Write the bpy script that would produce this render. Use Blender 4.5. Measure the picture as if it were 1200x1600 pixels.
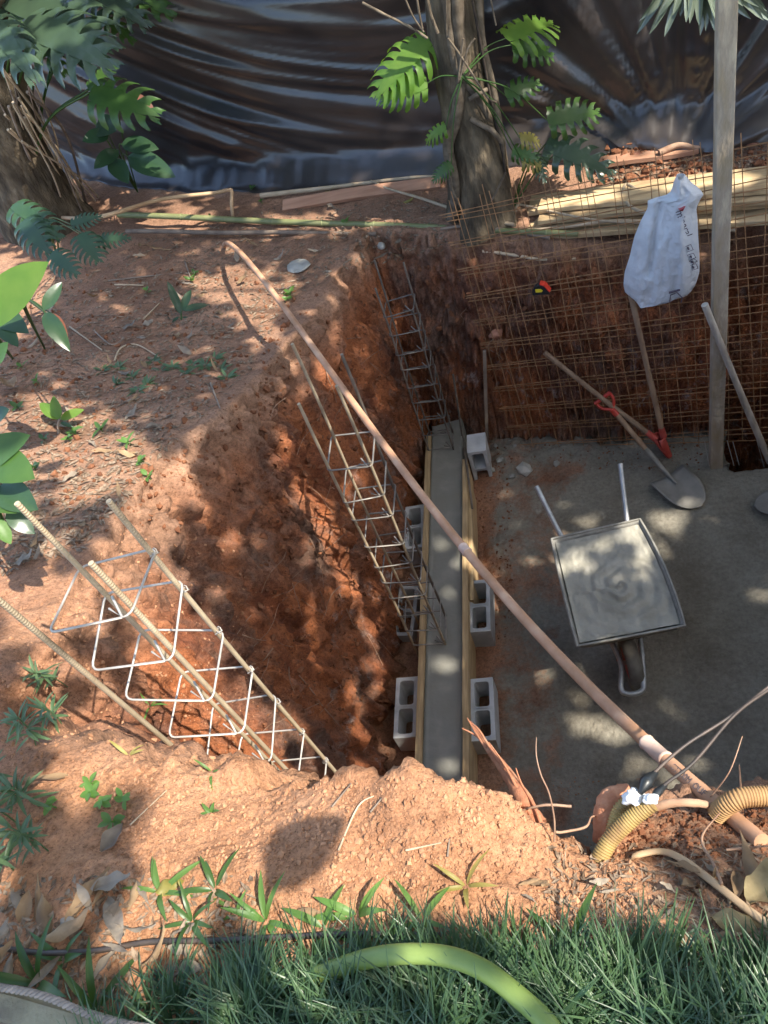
import bpy, bmesh, math, random
import numpy as np
from mathutils import Vector, Matrix, Quaternion

random.seed(7); RNG = np.random.default_rng(11)
for o in list(bpy.data.objects): bpy.data.objects.remove(o)
scene = bpy.context.scene
COL = scene.collection

# ------------------------------------------------------------------ camera
F = 1200.0                      # focal length in pixels of the 1200 x 1600 photograph
HC = 4.3                        # eye height above the pit floor (z = 0)
Dn = np.array([440., 1030., 1200.]); Dn /= np.linalg.norm(Dn)
Bf = np.array([105., -1441., 1200.]); Bf -= Dn * (Bf @ Dn); Bf /= np.linalg.norm(Bf)
Xr_ = np.cross(Bf, -Dn)
RW = np.array([Xr_, Bf, -Dn])
cam_d = bpy.data.cameras.new('camera'); cam = bpy.data.objects.new('camera', cam_d); COL.objects.link(cam)
cam_d.sensor_fit = 'VERTICAL'; cam_d.sensor_height = 32.0; cam_d.lens = 32.0 * F / 1600.0
cam_d.clip_start = 0.05; cam_d.clip_end = 400
M = Matrix(((RW[0, 0], -RW[0, 1], -RW[0, 2], 0), (RW[1, 0], -RW[1, 1], -RW[1, 2], 0), (RW[2, 0], -RW[2, 1], -RW[2, 2], HC), (0, 0, 0, 1)))
cam.matrix_world = M
scene.camera = cam

# ------------------------------------------------------------------ light
SUN_EL = math.radians(52)
AZ = Vector((0.93, -0.37)).normalized()
SUN = Vector((AZ.x * math.cos(SUN_EL), AZ.y * math.cos(SUN_EL), math.sin(SUN_EL)))
w = bpy.data.worlds.new('World'); scene.world = w; w.use_nodes = True
nt = w.node_tree; bgn = nt.nodes['Background']
sky = nt.nodes.new('ShaderNodeTexSky'); sky.sky_type = 'NISHITA'; sky.sun_disc = False
sky.sun_elevation = SUN_EL; sky.sun_rotation = math.atan2(AZ.x, AZ.y); sky.air_density = 1.0; sky.dust_density = 2.0
nt.links.new(sky.outputs[0], bgn.inputs[0]); bgn.inputs[1].default_value = 0.15
sl = bpy.data.lights.new('sun', 'SUN'); sl.energy = 2.5; sl.angle = math.radians(0.53); sl.color = (1.0, 0.93, 0.82)
so = bpy.data.objects.new('sun', sl); COL.objects.link(so); so.location = SUN * 30
so.rotation_euler = SUN.to_track_quat('Z', 'Y').to_euler()
scene.view_settings.view_transform = 'Standard'; scene.view_settings.look = 'None'
scene.view_settings.gamma = 1.0; scene.view_settings.use_curve_mapping = False
scene.view_settings.exposure = 2.05

# ------------------------------------------------------------------ pixel helpers (a pixel gives a direction only)
def ray(x, y): return RW @ np.array([(x - 600) / F, (y - 800) / F, 1.0])
def PZ(x, y, z):
    r = ray(x, y); t = (z - HC) / r[2]; return Vector(t * r) + Vector((0, 0, HC))
def PY(x, y, Y):
    r = ray(x, y); t = Y / r[1]; return Vector(t * r) + Vector((0, 0, HC))
def PD(x, y, d): return Vector(d * ray(x, y)) + Vector((0, 0, HC))
def PP(x, y, p0, n):
    r = Vector(ray(x, y)); o = Vector((0, 0, HC)); t = (Vector(p0) - o).dot(n) / r.dot(n); return o + r * t
def proj(p):
    c = RW.T @ (np.array(p, float) - np.array([0, 0, HC])); return 600 + F * c[0] / c[2], 800 + F * c[1] / c[2], c[2]

# ------------------------------------------------------------------ noise
_p = np.arange(256); np.random.default_rng(3).shuffle(_p); PERM = np.concatenate([_p, _p, _p])
_g = np.random.default_rng(4).normal(size=(256, 3)); GR = _g / np.linalg.norm(_g, axis=1)[:, None]
def perlin(x, y, z):
    xi = np.floor(x).astype(int); yi = np.floor(y).astype(int); zi = np.floor(z).astype(int)
    xf = x - xi; yf = y - yi; zf = z - zi
    fu = xf * xf * xf * (xf * (xf * 6 - 15) + 10); fv = yf * yf * yf * (yf * (yf * 6 - 15) + 10); fw = zf * zf * zf * (zf * (zf * 6 - 15) + 10)
    xi &= 255; yi &= 255; zi &= 255
    def cor(a, b, c):
        h = PERM[PERM[PERM[(xi + a) & 255] + ((yi + b) & 255)] + ((zi + c) & 255)]
        g = GR[h]; return g[..., 0] * (xf - a) + g[..., 1] * (yf - b) + g[..., 2] * (zf - c)
    x00 = cor(0, 0, 0) * (1 - fu) + cor(1, 0, 0) * fu; x10 = cor(0, 1, 0) * (1 - fu) + cor(1, 1, 0) * fu
    x01 = cor(0, 0, 1) * (1 - fu) + cor(1, 0, 1) * fu; x11 = cor(0, 1, 1) * (1 - fu) + cor(1, 1, 1) * fu
    return (x00 * (1 - fv) + x10 * fv) * (1 - fw) + (x01 * (1 - fv) + x11 * fv) * fw
def fbm(x, y, z, o=3, lac=2.1, g=.5):
    s = 0; a = 1; f = 1
    for i in range(o):
        s = s + a * perlin(x * f + 7.3 * i, y * f + 3.1 * i, z * f + 1.7 * i); a *= g; f *= lac
    return s
def n1(v, seed=0):
    v = np.asarray(v, float); return perlin(v, np.full_like(v, seed + .37), np.full_like(v, seed * 1.7 + .61))
def worley(x, y, z):
    xi = np.floor(x).astype(int); yi = np.floor(y).astype(int); zi = np.floor(z).astype(int); f1 = np.full(x.shape, 9.); f2 = np.full(x.shape, 9.)
    for a in (-1, 0, 1):
        for b in (-1, 0, 1):
            for c in (-1, 0, 1):
                h = PERM[PERM[PERM[(xi + a) & 255] + ((yi + b) & 255)] + ((zi + c) & 255)]; g = GR[h] * .45 + .5
                dd = (xi + a + g[:, 0] - x) ** 2 + (yi + b + g[:, 1] - y) ** 2 + (zi + c + g[:, 2] - z) ** 2
                f2 = np.minimum(f2, np.maximum(f1, dd)); f1 = np.minimum(f1, dd)
    return np.sqrt(f1), np.sqrt(f2)
def sstep(a, b, v):
    t = np.clip((v - a) / (b - a), 0, 1); return t * t * (3 - 2 * t)

# ------------------------------------------------------------------ materials
MATS = {}
def mat(name, col, rough=.7, col2=None, nscale=8, bump=0, bscale=60, metallic=0, spec=.5, stretch=None, transl=0, c3=None, detail=5, bdist=.004, coat=0):
    m = bpy.data.materials.new(name); m.use_nodes = True; t = m.node_tree; b = t.nodes['Principled BSDF']
    b.inputs['Roughness'].default_value = rough; b.inputs['Metallic'].default_value = metallic
    b.inputs['Specular IOR Level'].default_value = spec
    if coat: b.inputs['Coat Weight'].default_value = coat
    b.inputs['Base Color'].default_value = (*col, 1)
    tc = t.nodes.new('ShaderNodeTexCoord'); src = tc.outputs['Object']
    if stretch:
        mp = t.nodes.new('ShaderNodeMapping'); mp.inputs['Scale'].default_value = stretch; t.links.new(src, mp.inputs[0]); src = mp.outputs[0]
    oi = t.nodes.new('ShaderNodeObjectInfo')
    if col2:
        n = t.nodes.new('ShaderNodeTexNoise'); n.noise_dimensions = '4D'; n.inputs['Scale'].default_value = nscale; n.inputs['Detail'].default_value = detail
        t.links.new(src, n.inputs['Vector'])
        mm = t.nodes.new('ShaderNodeMath'); mm.operation = 'MULTIPLY'; mm.inputs[1].default_value = 40; t.links.new(oi.outputs['Random'], mm.inputs[0]); t.links.new(mm.outputs[0], n.inputs['W'])
        r = t.nodes.new('ShaderNodeValToRGB'); r.color_ramp.elements[0].position = .33; r.color_ramp.elements[1].position = .68
        r.color_ramp.elements[0].color = (*col, 1); r.color_ramp.elements[1].color = (*col2, 1)
        if c3:
            e = r.color_ramp.elements.new(.52); e.color = (*c3, 1)
        hv = t.nodes.new('ShaderNodeHueSaturation'); mr_ = t.nodes.new('ShaderNodeMapRange'); mr_.inputs['To Min'].default_value = .82; mr_.inputs['To Max'].default_value = 1.14
        t.links.new(oi.outputs['Random'], mr_.inputs[0]); t.links.new(mr_.outputs[0], hv.inputs['Value']); t.links.new(r.outputs[0], hv.inputs['Color'])
        t.links.new(n.outputs[0], r.inputs[0]); t.links.new(hv.outputs[0], b.inputs['Base Color'])
    if bump:
        n2 = t.nodes.new('ShaderNodeTexNoise'); n2.inputs['Scale'].default_value = bscale; n2.inputs['Detail'].default_value = 4
        t.links.new(src, n2.inputs['Vector'])
        bp = t.nodes.new('ShaderNodeBump'); bp.inputs['Strength'].default_value = bump; bp.inputs['Distance'].default_value = bdist
        t.links.new(n2.outputs[0], bp.inputs['Height']); t.links.new(bp.outputs[0], b.inputs['Normal'])
    if transl:
        tr = t.nodes.new('ShaderNodeBsdfTranslucent'); mx = t.nodes.new('ShaderNodeMixShader'); mx.inputs[0].default_value = transl
        hs = t.nodes.new('ShaderNodeHueSaturation'); hs.inputs['Value'].default_value = 1.5; hs.inputs['Saturation'].default_value = 1.15; hs.inputs['Hue'].default_value = .485
        if col2: t.links.new(r.outputs[0], hs.inputs['Color'])
        else: hs.inputs['Color'].default_value = (*col, 1)
        t.links.new(hs.outputs[0], tr.inputs[0])
        out = t.nodes['Material Output']; t.links.new(b.outputs[0], mx.inputs[1]); t.links.new(tr.outputs[0], mx.inputs[2]); t.links.new(mx.outputs[0], out.inputs[0])
    MATS[name] = m; return m

def soil_material():
    m = bpy.data.materials.new('soil'); m.use_nodes = True; t = m.node_tree; b = t.nodes['Principled BSDF']; L = t.links
    g = t.nodes.new('ShaderNodeNewGeometry'); pos = g.outputs['Position']
    def noise(sc, det=6, rough=.6, vec=None):
        n = t.nodes.new('ShaderNodeTexNoise'); n.inputs['Scale'].default_value = sc; n.inputs['Detail'].default_value = det; n.inputs['Roughness'].default_value = rough
        L.new(vec or pos, n.inputs['Vector']); return n.outputs[0]
    def ramp(src, stops):
        r = t.nodes.new('ShaderNodeValToRGB'); e = r.color_ramp.elements
        e[0].position, e[0].color = stops[0][0], (*stops[0][1], 1); e[1].position, e[1].color = stops[-1][0], (*stops[-1][1], 1)
        for p_, c_ in stops[1:-1]:
            q = e.new(p_); q.color = (*c_, 1)
        L.new(src, r.inputs[0]); return r.outputs[0]
    def mix(f, a, c, mode='MIX'):
        x = t.nodes.new('ShaderNodeMix'); x.data_type = 'RGBA'; x.blend_type = mode
        if isinstance(f, float): x.inputs[0].default_value = f
        else: L.new(f, x.inputs[0])
        L.new(a, x.inputs[6]); L.new(c, x.inputs[7]); return x.outputs[2]
    def attr(nm):
        a = t.nodes.new('ShaderNodeAttribute'); a.attribute_name = nm; return a.outputs['Fac']
    def math_(op, a, v):
        x = t.nodes.new('ShaderNodeMath'); x.operation = op; x.use_clamp = True
        L.new(a, x.inputs[0])
        if isinstance(v, float): x.inputs[1].default_value = v
        else: L.new(v, x.inputs[1])
        return x.outputs[0]
    top = ramp(noise(2.2), [(.28, (.175, .10, .063)), (.5, (.29, .168, .108)), (.72, (.40, .245, .16))])
    fine = ramp(noise(55, 5, .7), [(.3, (.55, .5, .47)), (.5, (.97, .95, .93)), (.72, (1.3, 1.25, 1.2))])
    mp = t.nodes.new('ShaderNodeMapping'); mp.inputs['Scale'].default_value = (1, 1, .45); L.new(pos, mp.inputs[0])
    sub = ramp(noise(3.1, 7, .62, mp.outputs[0]), [(.26, (.125, .042, .024)), (.40, (.22, .078, .040)), (.55, (.42, .15, .06)), (.72, (.30, .155, .105))])
    pale = ramp(noise(9, 6, .65), [(.56, (0, 0, 0)), (.68, (1, 1, 1))])
    palec = ramp(noise(30, 3), [(.3, (.30, .20, .17)), (.7, (.52, .42, .36))])
    sub = mix(math_('MULTIPLY', pale, attr('deep')), sub, palec)
    greyb = ramp(noise(20, 5), [(.3, (.135, .085, .062)), (.7, (.26, .185, .145))]); gm_ = ramp(noise(1.9, 6, .65, mp.outputs[0]), [(.46, (0, 0, 0)), (.62, (.85, .85, .85))]); sub = mix(gm_, sub, greyb)
    c = mix(attr('sub'), top, sub)
    mound = ramp(noise(5), [(.3, (.31, .155, .082)), (.5, (.40, .21, .115)), (.7, (.47, .265, .155))])
    c = mix(attr('mound'), c, mound)
    c = mix(1.0, c, fine, 'MULTIPLY'); gr_ = ramp(noise(170, 4, .8), [(.34, (.42, .38, .36)), (.46, (1, 1, 1)), (.7, (1.12, 1.1, 1.08))]); c = mix(1.0, c, gr_, 'MULTIPLY')
    conc = ramp(noise(2.6, 8, .65), [(.25, (.16, .135, .098)), (.5, (.26, .238, .188)), (.75, (.34, .32, .26))])
    cf = ramp(noise(38, 6, .7), [(.3, (.72, .70, .68)), (.7, (1.15, 1.15, 1.15))])
    conc = mix(1.0, conc, cf, 'MULTIPLY')
    cm = ramp(math_('ADD', math_('MULTIPLY', attr('conc'), math_('ADD', noise(1.5, 5, .6), .28)), math_('SUBTRACT', noise(5, 7, .75), .42)), [(.42, (0, 0, 0)), (.62, (1, 1, 1))])
    c = mix(cm, c, conc)
    L.new(c, b.inputs['Base Color'])
    rr = ramp(cm, [(0, (.95, .95, .95)), (1, (.62, .62, .62))]); L.new(rr, b.inputs['Roughness'])
    b.inputs['Specular IOR Level'].default_value = .25
    h1 = noise(150, 4, .7); h2 = noise(42, 5, .6)
    a = t.nodes.new('ShaderNodeMath'); a.operation = 'MULTIPLY_ADD'; L.new(h2, a.inputs[0]); a.inputs[1].default_value = 2.0; L.new(h1, a.inputs[2])
    bp = t.nodes.new('ShaderNodeBump'); bp.inputs['Strength'].default_value = .8; bp.inputs['Distance'].default_value = .006
    L.new(a.outputs[0], bp.inputs['Height'])
    bp2 = t.nodes.new('ShaderNodeBump'); bp2.inputs['Distance'].default_value = .03; L.new(math_('ADD', attr('sub'), math_('MULTIPLY', attr('conc'), .5)), bp2.inputs['Strength']); L.new(noise(17, 9, .72), bp2.inputs['Height']); L.new(bp.outputs[0], bp2.inputs['Normal'])
    L.new(bp2.outputs[0], b.inputs['Normal'])
    MATS['soil'] = m; return m
soil_material()
mat('clod', (.22, .11, .06), .95, (.46, .25, .14), 14, bump=.5, bscale=200, bdist=.002, spec=.2)
mat('wallsoil', (.15, .062, .034), .95, (.31, .135, .068), 9, bump=.6, bscale=120, bdist=.003, spec=.15)
mat('tarp', (.012, .012, .014), .28, (.055, .043, .036), 1.6, bump=.2, bscale=9, bdist=.012, spec=.8)
mat('bark', (.055, .042, .028), .95, (.20, .155, .10), 16, bump=1.0, bscale=30, bdist=.03, stretch=(1, 1, .35), spec=.2, c3=(.11, .085, .055))
mat('vine', (.085, .065, .045), .9, (.20, .16, .115), 22, bump=.6, bscale=70, spec=.2)
mat('darkvine', (.03, .024, .02), .8, (.08, .06, .045), 22, bump=.5, bscale=70, spec=.2)
mat('bamboo_green', (.17, .19, .07), .55, (.27, .27, .12), 6, stretch=(1, 1, 1))
mat('bamboo_dry', (.36, .23, .13), .7, (.47, .33, .19), 7)
mat('stick', (.16, .12, .09), .9, (.30, .23, .17), 12, bump=.5, bscale=80)
mat('palestick', (.40, .30, .19), .85, (.55, .43, .29), 12, bump=.4, bscale=80)
mat('pipe', (.36, .19, .10), .7, (.54, .33, .205), 13, c3=(.46, .25, .145), bump=.15, bscale=160, bdist=.001)
mat('pipejoint', (.42, .27, .2), .6, (.58, .42, .33), 20)
mat('ink', (.16, .12, .11), .8)
mat('steel', (.17, .155, .14), .5, (.30, .27, .23), 30, metallic=.55, bump=.2, bscale=300, bdist=.001)
def ribbed(name, c1, c2):
    m = mat(name, c1, .6, c2, 18, metallic=.25); t = m.node_tree
    tc = t.nodes.new('ShaderNodeTexCoord'); wv = t.nodes.new('ShaderNodeTexWave'); wv.bands_direction = 'Z'; wv.inputs['Scale'].default_value = 42; wv.inputs['Distortion'].default_value = .3
    t.links.new(tc.outputs['Object'], wv.inputs[0]); bp = t.nodes.new('ShaderNodeBump'); bp.inputs['Strength'].default_value = .5; bp.inputs['Distance'].default_value = .002
    t.links.new(wv.outputs[0], bp.inputs['Height']); t.links.new(bp.outputs[0], t.nodes['Principled BSDF'].inputs['Normal'])
ribbed('rebar', (.34, .26, .165), (.46, .37, .25)); ribbed('rebar_dark', (.13, .11, .09), (.25, .20, .15))
mat('rust_wire', (.27, .135, .055), .85, (.38, .21, .10), 25)
mat('cleanwire', (.36, .33, .29), .5, (.52, .48, .42), 30, metallic=.35)
mat('concrete', (.235, .225, .185), .55, (.31, .295, .25), 7, bump=.35, bscale=40, c3=(.245, .24, .205), bdist=.006)
mat('mortar', (.25, .235, .185), .5, (.34, .32, .26), 10, bump=.5, bscale=55, bdist=.006)
mat('block', (.40, .41, .41), .95, (.54, .55, .54), 12, bump=.7, bscale=170, bdist=.003)
mat('board', (.30, .20, .10), .85, (.50, .36, .19), 5, stretch=(12, 1.2, 12), bump=.4, bscale=18, c3=(.38, .27, .14))
mat('board_x', (.30, .20, .105), .85, (.52, .39, .235), 3, stretch=(1.2, 9, 14), bump=.3, bscale=14, c3=(.57, .41, .22))
mat('redboard', (.34, .17, .10), .8, (.47, .26, .16), 4, stretch=(1, 10, 10), bump=.3, bscale=14)
mat('post', (.37, .285, .175), .95, (.60, .50, .35), 16, bump=1.0, bscale=60, bdist=.008, stretch=(1, 1, .35), c3=(.42, .34, .25))
mat('handle', (.23, .14, .085), .75, (.37, .25, .155), 9, stretch=(2, 2, .6), bump=.3, bscale=60)
mat('handle_grey', (.25, .21, .165), .85, (.45, .40, .33), 9, stretch=(2, 2, .6), bump=.4, bscale=60)
mat('redpaint', (.42, .045, .03), .55, (.50, .10, .075), 18, bump=.3, bscale=90)
mat('redplastic', (.60, .045, .03), .4, (.52, .07, .04), 18)
mat('mudsteel', (.20, .19, .165), .6, (.30, .285, .25), 11, bump=.35, bscale=60, metallic=.15)
mat('galv', (.34, .34, .33), .45, (.50, .50, .48), 24, metallic=.55, bump=.3, bscale=120)
mat('trayedge', (.22, .21, .18), .6, (.34, .325, .28), 22, metallic=.2, bump=.5, bscale=70)
mat('tyre', (.10, .09, .075), .9, (.19, .18, .15), 16, bump=.8, bscale=70)
mat('sack', (.70, .73, .76), .4, (.80, .81, .82), 7, bump=.8, bscale=20, bdist=.02, transl=.12)
mat('printdark', (.10, .08, .11), .7); mat('printred', (.35, .05, .06), .7)
mat('black_plastic', (.015, .018, .02), .4); mat('yellow', (.75, .58, .03), .5); mat('red_orange', (.8, .06, .03), .45)
mat('conduit', (.22, .13, .05), .7, (.42, .30, .10), 22, bump=.2, bscale=100)
mat('conduit_mud', (.27, .14, .06), .75, (.42, .26, .11), 18, bump=.2, bscale=100)
mat('rag', (.70, .70, .68), .9, (.80, .80, .78), 20, bump=.5, bscale=60)
mat('cable', (.03, .028, .027), .5, (.09, .065, .05), 18)
mat('splinter', (.34, .13, .065), .85, (.50, .25, .14), 16, stretch=(2, 2, 1), bump=.8, bscale=70, c3=(.42, .17, .085))
mat('root', (.24, .13, .08), .85, (.40, .26, .17), 16, bump=.4, bscale=90)
mat('hose', (.125, .185, .04), .5, (.175, .235, .06), 9, bump=.25, bscale=330, bdist=.001)
mat('curb', (.13, .11, .075), .95, (.24, .215, .165), 9, bump=.8, bscale=70, c3=(.25, .23, .15))
mat('rope', (.19, .16, .13), .9, (.30, .25, .21), 40, bump=.4, bscale=200)
mat('stone', (.30, .29, .25), .9, (.45, .44, .39), 12, bump=.6, bscale=60)
mat('brickrubble', (.34, .14, .08), .9, (.45, .23, .15), 14, bump=.6, bscale=60)
GL = .38
mat('leaf', (.045, .105, .025), .38, (.075, .15, .035), 10, transl=GL, bump=.2, bscale=25)
mat('leaf_dark', (.022, .055, .026), .33, (.035, .075, .03), 9, transl=.2, bump=.2, bscale=20)
mat('leaf_bright', (.11, .23, .035), .4, (.17, .29, .05), 10, transl=.5, bump=.2, bscale=25)
mat('leaf_shine', (.045, .075, .045), .25, (.06, .10, .055), 8, transl=.25, bump=.15, bscale=18, coat=.3)
mat('leaf_yellow', (.27, .24, .05), .5, (.33, .30, .10), 10, transl=.4)
mat('leaf_brown', (.13, .04, .025), .6, (.20, .07, .035), 10, transl=.3)
mat('weed', (.062, .115, .048), .45, (.12, .19, .08), 12, transl=.3)
mat('weed_bright', (.09, .20, .04), .45, (.14, .26, .06), 12, transl=.4)
mat('grass', (.028, .070, .036), .36, (.11, .19, .075), 22, transl=.3)
mat('dryleaf', (.20, .125, .065), .8, (.37, .255, .14), 18, transl=.12, bump=.7, bscale=70, c3=(.29, .19, .10))
mat('dryleaf_grey', (.16, .125, .09), .85, (.31, .26, .20), 18, transl=.08, bump=.7, bscale=70)
mat('litter', (.10, .062, .038), .9, (.36, .27, .19), 70, spec=.2)
mat('dryleaf_big', (.15, .105, .045), .75, (.30, .225, .105), 26, transl=.15, bump=.6, bscale=40, c3=(.33, .255, .125))
mat('palm', (.10, .13, .09), .2, (.17, .20, .14), 8, transl=.2, coat=.5)
mat('canopy', (.045, .09, .03), .5, (.07, .13, .04), 6, transl=.25)

# ------------------------------------------------------------------ object helpers
OFF = {}
def settags(o, label=None, cat=None, group=None, kind=None):
    if label: o['label'] = label
    if cat: o['category'] = cat
    if group: o['group'] = group
    if kind: o['kind'] = kind
def thing(name, label, cat, loc, group=None):
    o = bpy.data.objects.new(name, None); COL.objects.link(o); o.location = loc; o.empty_display_size = .1
    settags(o, label, cat, group); OFF[o.name] = Vector(loc); return o

class MB:
    def __init__(s): s.v = []; s.f = []; s.sm = []
    def add(s, vs, fs, smooth=True):
        k = len(s.v); s.v += [tuple(v) for v in vs]; s.f += [tuple(i + k for i in f) for f in fs]; s.sm += [smooth] * len(fs); return s
    def tube(s, path, rad, n=8, caps=True, smooth=True, flat=None, jit=0):
        P = [Vector(p) for p in path]; m = len(P)
        if not hasattr(rad, '__len__'): rad = [rad] * m
        T = [(P[min(i + 1, m - 1)] - P[max(i - 1, 0)]).normalized() for i in range(m)]
        u = T[0].orthogonal().normalized(); vs = []
        for i in range(m):
            u = (u - T[i] * u.dot(T[i]))
            u = u.normalized() if u.length > 1e-6 else T[i].orthogonal().normalized()
            b = T[i].cross(u)
            for k in range(n):
                a = 2 * math.pi * k / n; r = rad[i] * (1 + (random.uniform(-jit, jit) if jit else 0))
                vs.append(P[i] + (u * math.cos(a) + b * math.sin(a) * (flat or 1)) * r)
        fs = [(i * n + k, i * n + (k + 1) % n, (i + 1) * n + (k + 1) % n, (i + 1) * n + k) for i in range(m - 1) for k in range(n)]
        s.add(vs, fs, smooth)
        if caps:
            s.add(vs[:n], [tuple(range(n - 1, -1, -1))], False); s.add(vs[-n:], [tuple(range(n))], False)
        return s
    def box(s, c, d, R=None):
        c = Vector(c); R = R or Matrix.Identity(3); h = Vector(d) / 2
        vs = [c + R @ Vector((sx * h.x, sy * h.y, sz * h.z)) for sz in (-1, 1) for sy in (-1, 1) for sx in (-1, 1)]
        s.add(vs, [(0, 2, 3, 1), (4, 5, 7, 6), (0, 1, 5, 4), (2, 6, 7, 3), (0, 4, 6, 2), (1, 3, 7, 5)], False); return s
    def grid(s, G, smooth=True, close=False):
        r = len(G); c = len(G[0]); vs = [p for row in G for p in row]
        fs = [(i * c + j, i * c + j + 1, (i + 1) * c + j + 1, (i + 1) * c + j) for i in range(r - 1) for j in range(c - 1)]
        if close: fs += [(i * c + c - 1, i * c, (i + 1) * c, (i + 1) * c + c - 1) for i in range(r - 1)]
        s.add(vs, fs, smooth); return s
def build(name, mb, m, parent=None, loc=None, merge=False):
    off = OFF[parent.name] if parent else Vector(loc or (0, 0, 0))
    me = bpy.data.meshes.new(name)
    me.from_pydata([(v[0] - off.x, v[1] - off.y, v[2] - off.z) for v in mb.v], [], mb.f)
    me.polygons.foreach_set('use_smooth', mb.sm); me.materials.append(MATS[m]); me.update()
    o = bpy.data.objects.new(name, me); COL.objects.link(o)
    if parent: o.parent = parent
    else: o.location = off
    OFF[o.name] = off; return o
def solo(name, mb, m, label, cat, group=None, kind=None):
    A = np.array(mb.v); c = (A.max(0) + A.min(0)) / 2
    o = build(name, mb, m, None, (c[0], c[1], A[:, 2].min())); settags(o, label, cat, group, kind); return o
def bevel(o, wd=.004, seg=2):
    b = o.modifiers.new('bevel', 'BEVEL'); b.width = wd; b.segments = seg; b.limit_method = 'ANGLE'; return o
def curve(pts, n=8):
    P = [Vector(p) for p in pts]; out = []
    for i in range(len(P) - 1):
        a = P[max(i - 1, 0)]; b = P[i]; c = P[i + 1]; d = P[min(i + 2, len(P) - 1)]
        for k in range(n):
            t = k / n; out.append(.5 * ((2 * b) + (c - a) * t + (2 * a - 5 * b + 4 * c - d) * t * t + (3 * b - a - 3 * c + d) * t ** 3))
    out.append(P[-1]); return out
def frame(dirv, up=(0, 0, 1)):
    x = Vector(dirv).normalized(); z = Vector(up); z = z - x * z.dot(x)
    z = z.normalized() if z.length > 1e-5 else x.orthogonal().normalized()
    y = z.cross(x); return Matrix((x, y, z)).transposed()

# ------------------------------------------------------------------ ground: banks, pit walls, pit floor (one sheet to the horizon)
near_px = [(150, 1215, 2.55), (300, 1240, 2.62), (430, 1233, 2.76), (520, 1219, 2.85), (640, 1217, 2.88), (720, 1236, 2.86), (800, 1238, 2.84),
           (840, 1285, 2.82), (880, 1325, 2.80), (925, 1338, 2.78), (960, 1292, 2.70), (1000, 1258, 2.63), (1100, 1248, 2.62), (1200, 1232, 2.62)]
NR = [PZ(*p) for p in near_px]
nrx = np.array([-3.0, -1.75, -1.4, -1.12] + [p.x for p in NR[2:]] + [1.2, 3.2]); nry = np.array([.75, .75, .74, .67] + [p.y for p in NR[2:]] + [.62, .62])
o_ = np.argsort(nrx); nrx = nrx[o_]; nry = nry[o_]
nfy = nry + np.interp(nrx, [-3, -1.4, -1.1, -.75, -.5, 3], [.5, .42, .40, .22, .12, .13])
BANK = [(-3, 0, 3.0), (-1.2, 0, 2.95), (0, 0, 2.95), (1.5, 0, 2.95), (3, 0, 2.95), (-3, -3, 3.0), (0, -3, 3.0), (3, -3, 3.0),
        (-1.2, .35, 2.93), (-.4, .33, 2.87), (.3, .28, 2.85), (1, .35, 2.85), (.15, .43, 2.80), (-.7, .42, 2.89),
        (-1.5, .7, 2.82), (-2, .8, 2.9), (-3, 1, 2.95), (-1.65, 1.2, 2.58), (-1.75, 1.6, 2.46), (-2.2, 1.6, 2.55), (-3.2, 2, 2.7), (-1.75, 2.34, 2.25),
        (-2.4, 2.6, 2.25), (-3.5, 3, 2.4), (-1.6, 2.9, 2.05), (-2.2, 3.4, 2.0), (-3.5, 4, 2.1), (-1.5, 3.6, 1.85), (-1.3, 4.2, 1.76), (-.7, 4.6, 1.70), (-2, 4.6, 1.78),
        (-3.5, 5, 1.95), (-5, 6, 2.1), (0, 4.6, 1.58), (.5, 4.45, 1.46), (1, 4.35, 1.40), (2, 4.2, 1.40), (.6, 4.7, 1.50), (1.5, 4.6, 1.46), (0, 5.2, 1.70), (.7, 5.1, 1.72), (1.5, 5.0, 1.74), (-1, 5.6, 1.7), (-3, 6.4, 1.75),
        (-1, 8, 1.8), (-5, 9, 2), (3, 8, 1.8), (3.2, 4, 1.8), (3.2, 1, 2.7), (3.5, 2.5, 2.3), (-7, 1, 3.0), (-7, 5, 2.3), (7, 1, 2.6), (7, 6, 1.9)] + [tuple(p) for p in NR[2:]]
BP = np.array(BANK, float)
_K = np.linalg.norm(BP[:, None, :2] - BP[None, :, :2], axis=2); _n = len(BP)
_A = np.zeros((_n + 1, _n + 1)); _A[:_n, :_n] = _K - np.eye(_n) * .02; _A[:_n, _n] = 1; _A[_n, :_n] = 1
_W = np.linalg.solve(_A, np.append(BP[:, 2], 0))
def bankh(x, y):
    s = np.full(x.shape, _W[_n])
    for i in range(_n): s += _W[i] * np.hypot(x - BP[i, 0], y - BP[i, 1])
    far = sstep(7, 16, np.hypot(x, y - 3)); return s * (1 - far) + 2.2 * far
LRy = [.5, .8, 1.2, 1.6, 2.3, 2.9, 3.6, 4.2, 4.7]; LRx = [-1.72, -1.72, -1.68, -1.72, -1.72, -1.55, -1.45, -1.30, -1.15]
LFy = [.5, .8, 1.2, 2.0, 2.8, 3.7, 4.4]; LFx = [-1.18, -1.2, -1.29, -1.31, -1.25, -1.18, -1.03]
BFx = [-3, -1.05, -.7, -.39, .5, 1.02, 1.12, 3.2]; BFy = [4.9, 4.50, 4.40, 4.33, 4.15, 4.05, 4.34, 4.2]
def wallp(t): return np.clip(1 - np.clip(t, 0, 1) ** 1.7, 0, 1) ** .8
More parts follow.
